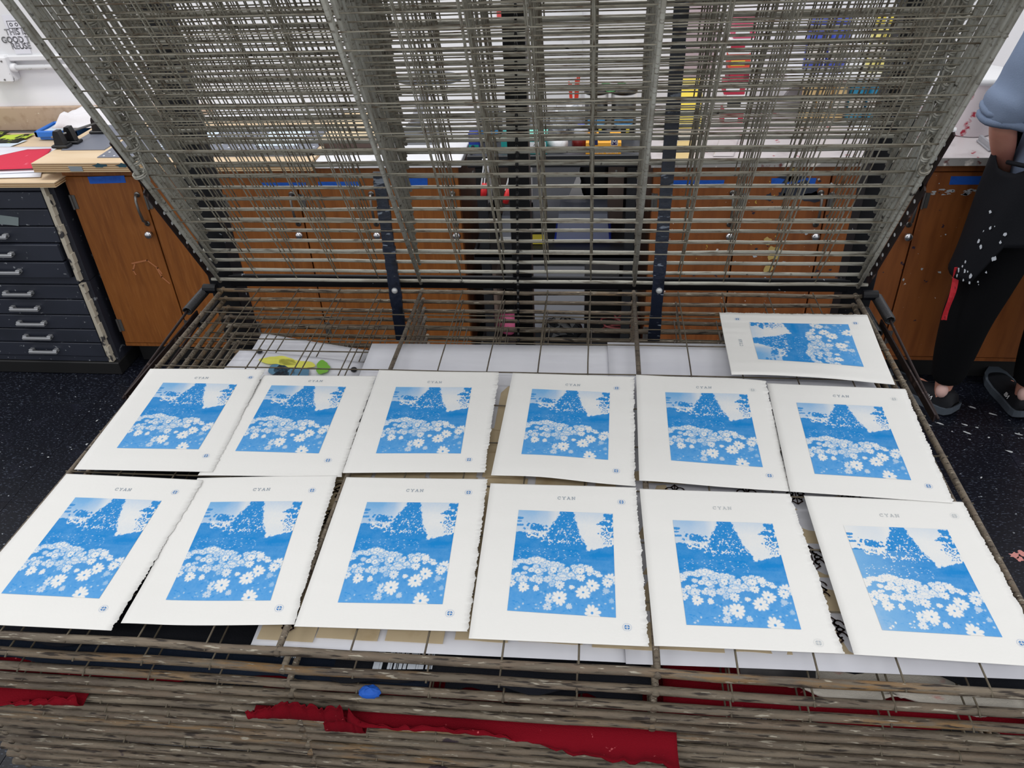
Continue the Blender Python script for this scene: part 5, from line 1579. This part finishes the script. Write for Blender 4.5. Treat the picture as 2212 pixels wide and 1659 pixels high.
# ================================================================== paint flecks and scraps on the floor
pf = MB(); rr = random.Random(21)
TF = lambda u, v: (u, v, .0006)
for i in range(170):
    if rr.random() < .45: x, y = rr.uniform(-1.3, -.05), rr.uniform(-.3, 1.25)
    else: x, y = rr.uniform(1.45, 2.6), rr.uniform(-.5, 1.25)
    blot(pf, x, y, rr.uniform(.0012, .0042), TF, i, rr.uniform(.6, 2.4), 9, rr.uniform(0, 3))
for px, py in [(2005, 918), (2030, 915), (2085, 918), (2090, 935), (2180, 975), (2200, 938), (2145, 895), (2100, 880)]:
    p = onz(px, py, 0); blot(pf, p[0], p[1], .0045, TF, px, 3.2, 12, -.5)
pf.build('paint_flecks', M['paint_spot'], parent=floor)['kind'] = 'stuff'
pf = MB()
for px, py, rd in [(2192, 1200, .012), (2208, 1196, .012), (2203, 1208, .01)]:
    p = onz(px, py, 0); blot(pf, p[0], p[1], rd, TF, px, 1.2)
pf.build('paint_flecks', M['pink_spot'], parent=floor)['kind'] = 'stuff'


# ================================================================== PERSON at the right, seen from behind
def skinobj(name, verts, edges, radii, m, parent=None, levels=2, root=0):
    wo = WO[parent.name] if parent is not None else np.array([2.22, 1.2, 0.0])
    me = bpy.data.meshes.new(name); me.from_pydata([tuple(np.array(v, float) - wo) for v in verts], edges, []); me.materials.append(m)
    o = bpy.data.objects.new(name, me); COL.objects.link(o)
    if parent is not None: o.parent = parent
    else: o.location = wo
    WO[o.name] = wo
    md = o.modifiers.new('skin', 'SKIN'); md.use_smooth_shade = True; md.branch_smoothing = .3
    for i, r_ in enumerate(radii):
        sv = me.skin_vertices[0].data[i]; sv.radius = r_ if isinstance(r_, tuple) else (r_, r_); sv.use_root = (i == root)
    sb = o.modifiers.new('smooth', 'SUBSURF'); sb.levels = 1; sb.render_levels = levels
    return o


def chain(start, n): return [(start + i, start + i + 1) for i in range(n - 1)]


PX, PY = 2.225, 1.12
# joints
LS, LE, LWR = np.array([2.055, 1.12, 1.375]), np.array([2.000, 1.115, 1.125]), np.array([2.085, 1.205, .965])
RS, RE, RWR = np.array([2.395, 1.12, 1.375]), np.array([2.455, 1.10, 1.12]), np.array([2.37, 1.22, .97])
LH, LK_, LA = np.array([2.145, 1.13, .80]), np.array([2.10, 1.15, .43]), np.array([2.125, 1.205, .085])
RH, RK, RA = np.array([2.32, 1.13, .80]), np.array([2.40, 1.16, .43]), np.array([2.415, 1.195, .085])
bv = [(PX, PY, .84), (PX, PY, 1.0), (PX, PY, 1.2), (PX, PY + .005, 1.37), (PX, PY + .01, 1.45), (PX, PY + .03, 1.52), (PX, PY + .04, 1.60), (PX, PY + .035, 1.66)]
be = chain(0, 8)
br = [.11, .10, .115, .105, .05, .076, .082, .05]


def limb(start, pts, rads):
    i0 = len(bv); bv.extend(pts); br.extend(rads); be.append((start, i0)); be.extend(chain(i0, len(pts)))
    return len(bv) - 1


def hand(wi, wr, d, side):
    """palm, four fingers and a thumb leaving the side of the palm, all curled a little"""
    d = d / np.linalg.norm(d); out = np.array([side, 0, 0.]); out -= d * (out @ d); out /= np.linalg.norm(out); nrm_ = np.cross(d, out)
    if nrm_[2] > 0: nrm_ = -nrm_
    pm_ = len(bv); bv.append(wr + d * .05); br.append((.032, .016)); be.append((wi, pm_))
    for k_, (o_, ln) in enumerate([(-.027, .068), (-.009, .078), (.009, .073), (.026, .058)]):
        b0 = wr + d * .085 + out * o_; b1 = b0 + d * ln * .5 + nrm_ * .010; b2 = b0 + d * ln * .8 + nrm_ * .03
        i0 = len(bv); bv.extend([b0, b1, b2]); br.extend([.0095, .0085, .0075]); be.append((pm_, i0)); be.extend(chain(i0, 3))
    t0 = wr + d * .03 - out * .032; t1 = t0 + d * .035 - out * .012 + nrm_ * .012; t2 = t1 + d * .028 + nrm_ * .012
    i0 = len(bv); bv.extend([t0, t1, t2]); br.extend([.012, .010, .008]); be.append((pm_, i0)); be.extend(chain(i0, 3))


wi = limb(3, [LS, (LS + LE) / 2, LE, (LE + LWR) / 2 + [0, .0, .0], LWR], [.055, .045, .041, .040, .027]); hand(wi, LWR, np.array([.10, .05, -.10]), -1)
wi = limb(3, [RS, (RS + RE) / 2, RE, (RE + RWR) / 2, RWR], [.055, .045, .041, .040, .027]); hand(wi, RWR, np.array([-.10, .05, -.10]), 1)
for h_, k_, a_, td in ((LH, LK_, LA, np.array([-.07, .16, 0])), (RH, RK, RA, np.array([.02, .17, 0]))):
    e_ = limb(0, [h_, (h_ + k_) / 2, k_, k_ * .62 + a_ * .38 + [0, -.012, 0], a_, a_ + [0, -.02, -.04]], [.085, .075, .052, .05, .032, .03])
    i0 = len(bv); bv.append(a_ + td * .8 + [0, 0, -.055]); br.append((.032, .02)); be.append((e_, i0))
person = skinobj('person', bv, be, br, M['skin'])
tag(person, 'person in a blue-grey hoodie and black apron seen from behind at the counter', 'person')
# face and hair
hc = np.array([PX, PY + .035, 1.60])
b = MB(); b.ell(tuple(hc + [0, -.016, .018]), (.088, .098, .10), 20, 14); b.v = [v for v in b.v]
b.build('hair', M['hair'], parent=person, smooth=True)
for s in (-1, 1):
    b = MB(); b.ell(tuple(hc + [s * .03, .078, .0]), (.012, .009, .009), 10, 6); b.build('eye', M['white'], parent=person, smooth=True)
    b = MB(); b.ell(tuple(hc + [s * .084, -.004, -.012]), (.012, .022, .03), 10, 8); b.build('ear', M['skin'], parent=person, smooth=True)
b = MB(); b.ell(tuple(hc + [0, .095, -.02]), (.012, .018, .022), 10, 8); b.build('nose', M['skin'], parent=person, smooth=True)
b = MB(); b.ell(tuple(hc + [0, .082, -.055]), (.022, .006, .006), 10, 6); b.build('mouth', mat('lips', (170, 96, 90), .5), parent=person, smooth=True)
# hoodie: torso, upper arms, pushed-up cuffs
hv = [(PX, PY, .84), (PX, PY, 1.0), (PX, PY, 1.2), (PX, PY, 1.36), (PX, PY + .005, 1.44)]
he = chain(0, 5); hr = [.165, .155, .15, .135, .08]
for S_, E_ in ((LS, LE), (RS, RE)):
    i0 = len(hv); dE = (E_ - S_) / np.linalg.norm(E_ - S_)
    hv += [S_ + [0, 0, .01], S_ * .6 + E_ * .4, S_ * .25 + E_ * .75, E_ + [0, .0, .055], E_ + [0, .004, .022], E_ + [.004, .008, -.004]]
    hr += [.088, .078, .076, .082, .074, .066]; he.append((3, i0)); he += chain(i0, 6)
ho = skinobj('hoodie', hv, he, hr, M['hood'], person, 2)
dm = bpy.data.textures.new('cloth_folds', 'CLOUDS'); dm.noise_scale = .09
ds = ho.modifiers.new('folds', 'DISPLACE'); ds.texture = dm; ds.strength = .022; ds.mid_level = .5
# cuff rolls
for E_ in (LE, RE):
    b = MB(); n = 20
    pts = [(E_[0] + .004 + .066 * math.cos(a), E_[1] + .006 + .060 * math.sin(a), E_[2] + .006 - .012 * math.cos(a) + .004 * math.sin(3 * a)) for a in np.linspace(0, 2 * math.pi, n)]
    b.tube(pts, .014, 8); pts = [(p[0], p[1], p[2] + .024 + .004 * math.sin(5 * i)) for i, p in enumerate(pts)]; b.tube(pts, .013, 8)
    b.build('cuff', M['hood'], parent=person, smooth=True)
# trousers
tv = [(PX, PY, 1.0), (PX, PY, .84)]; te = [(0, 1)]; tr_ = [.14, .15]
for h_, k_, a_ in ((LH, LK_, LA), (RH, RK, RA)):
    i0 = len(tv); tv += [h_ + [0, 0, -.03], h_ * .5 + k_ * .5, k_, k_ * .5 + a_ * .5, a_ + [0, -.01, .035]]; tr_ += [(.105, .11), (.098, .10), (.086, .088), (.072, .075), (.055, .058)]
    te.append((1, i0)); te += chain(i0, 5)
tro = skinobj('trousers', tv, te, tr_, M['trouser'], person, 2, root=1)
# apron wrapped over the front and the left hip
n, m_ = 26, 22; P = np.zeros((m_, n, 3))
for j in range(m_):
    t = j / (m_ - 1)
    for i in range(n):
        dg_ = 40 + 212 * i / (n - 1); a = math.radians(dg_)
        ztp = float(np.interp(dg_, [40, 150, 180, 215, 240, 265], [1.16, 1.10, .985, .985, 1.10, 1.14])); zbt = float(np.interp(dg_, [40, 214, 222, 252], [.62, .62, .76, .80])); z = ztp - (ztp - zbt) * t
        rx, ry = .192 + .040 * t, .150 + .035 * t
        f = .006 * math.sin(5 * a + 4 * t)
        P[j, i] = (PX - .005 + (rx + f) * math.cos(a), PY + .01 + (ry + f) * math.sin(a), z + .004 * math.sin(7 * a))
b = MB(); b.grid(P); apr = b.build('apron', M['apron'], parent=person, smooth=True, solid=.003, soff=0)
b = MB(); rr = random.Random(17)
for i in range(20):
    a = math.radians(rr.uniform(192, 224)); t = min(1, .35 + .65 * rr.random() ** .4); rx, ry = .196 + .040 * t, .154 + .035 * t
    x, y, z = PX - .005 + rx * math.cos(a), PY + .01 + ry * math.sin(a), 1.16 - .54 * t
    tx = np.array([-math.sin(a), math.cos(a), 0])
    blot(b, 0, 0, rr.uniform(.002, .009), lambda u, v, p=np.array([x, y, z]), q=tx: tuple(p + q * u + np.array([0, 0, v]) + np.array([math.cos(a), math.sin(a), 0]) * .002), i, .7, 10)
b.build('paint_splashes', M['brush_white'], parent=apr)['kind'] = 'stuff'
# apron ties
b = MB(); b.tube([(PX + .20 * math.cos(a), PY + .16 * math.sin(a), 1.01 + .012 * math.sin(2 * a)) for a in np.linspace(3.4, 6.1, 18)], .007, 6); b.build('apron_tie', M['apron'], parent=person, smooth=True)
b = MB()
for s in (-1, 1): b.tube([(PX + s * .11, PY - .10, 1.40), (PX + s * .07, PY - .145, 1.30), (PX - s * .05, PY - .15, 1.05)], .011, 6)
b.build('apron_strap', M['apron'], parent=person, smooth=True)
# red strip hanging at the left hip
st0, st1 = ony(2068, 578, PY - .03), ony(2042, 692, PY - .03)
b = MB(); n = 12; P = np.zeros((n, 3, 3))
for j in range(n):
    t = j / (n - 1)
    for i in range(3): P[j, i] = st0 + (st1 - st0) * t + np.array([(i - 1) * .009 + .004 * math.sin(5 * t), .004 * math.sin(7 * t + i), 0])
b.grid(P); b.build('red_strap', mat('red_strap', (186, 30, 44), .6, noise=[(60, .6, .66, (60, 10, 20), (1, 1, .5))]), parent=person, solid=.002, soff=0)


# shoes
def shoe(ank, toe_dir, nm):
    d = toe_dir / np.linalg.norm(toe_dir); sd = np.array([d[1], -d[0], 0]); base = np.array([ank[0], ank[1], 0]) - d * .065
    L_ = .285; n = 15
    prof = [(0, .028, .055, .012), (.04, .036, .088, .006), (.12, .040, .096, .002), (.25, .040, .088, .0), (.4, .041, .078, .0), (.6, .047, .062, .0), (.78, .047, .05, .003), (.92, .036, .04, .010), (1.0, .016, .03, .017)]
    up_ = MB(); so = MB()
    def ring(w, z0, z1, u, kk=12): return [tuple(base + d * (u * L_) + sd * (w * math.cos(a)) + np.array([0, 0, z0 + (z1 - z0) * max(0, math.sin(a)) ** .7])) for a in np.linspace(0, math.pi, kk)]
    R = [ring(w, .022 + rz, h_, u) for u, w, h_, rz in prof]
    vs = [p for r_ in R for p in r_]; fs = [(i * 12 + k_, i * 12 + k_ + 1, (i + 1) * 12 + k_ + 1, (i + 1) * 12 + k_) for i in range(len(R) - 1) for k_ in range(11)]
    fs += [tuple(range(12)), tuple((len(R) - 1) * 12 + k_ for k_ in range(11, -1, -1))]
    up_.add(vs, fs); u_ = up_.build('shoe', M['shoe'], parent=person, smooth=True)
    S = []
    for u, w, h_, rz in [(-.03, .02, 0, .018)] + prof + [(1.03, .008, 0, .02)]:
        w = w + .006; c = base + d * (u * L_)
        S.append([tuple(c + sd * w + np.array([0, 0, rz])), tuple(c + sd * (w + .002) + np.array([0, 0, rz + .03])), tuple(c - sd * (w + .002) + np.array([0, 0, rz + .03])), tuple(c - sd * w + np.array([0, 0, rz]))])
    vs = [p for r_ in S for p in r_]; fs = [(i * 4 + k_, i * 4 + (k_ + 1) % 4, (i + 1) * 4 + (k_ + 1) % 4, (i + 1) * 4 + k_) for i in range(len(S) - 1) for k_ in range(4)]
    fs += [(3, 2, 1, 0), tuple((len(S) - 1) * 4 + k_ for k_ in range(4))]
    so.add(vs, fs); so.build('sole', M['sole'], parent=u_, smooth=False)
    vs, fs = textmesh('NB', .022)
    for s_ in (-1,):
        b = MB(); c = base + d * (.30 * L_) + sd * s_ * .0425 + np.array([0, 0, .052])
        b.add([tuple(c + d * (v[0] * 1.0) + np.array([0, 0, v[1]]) - sd * s_ * v[1] * .35) for v in vs], fs); b.build('side_letters', M['white'], parent=u_, solid=.001, soff=0)


shoe(LA, np.array([-.62, .78, 0]), 'l'); shoe(RA, np.array([-.05, 1., 0]), 'r')
for a_ in (LA, RA):
    b = MB(); b.ell((a_[0] - .016, a_[1] - .034, .098), (.022, .022, .03), 12, 8); b.build('heel_skin', M['sock'], parent=person, smooth=True)
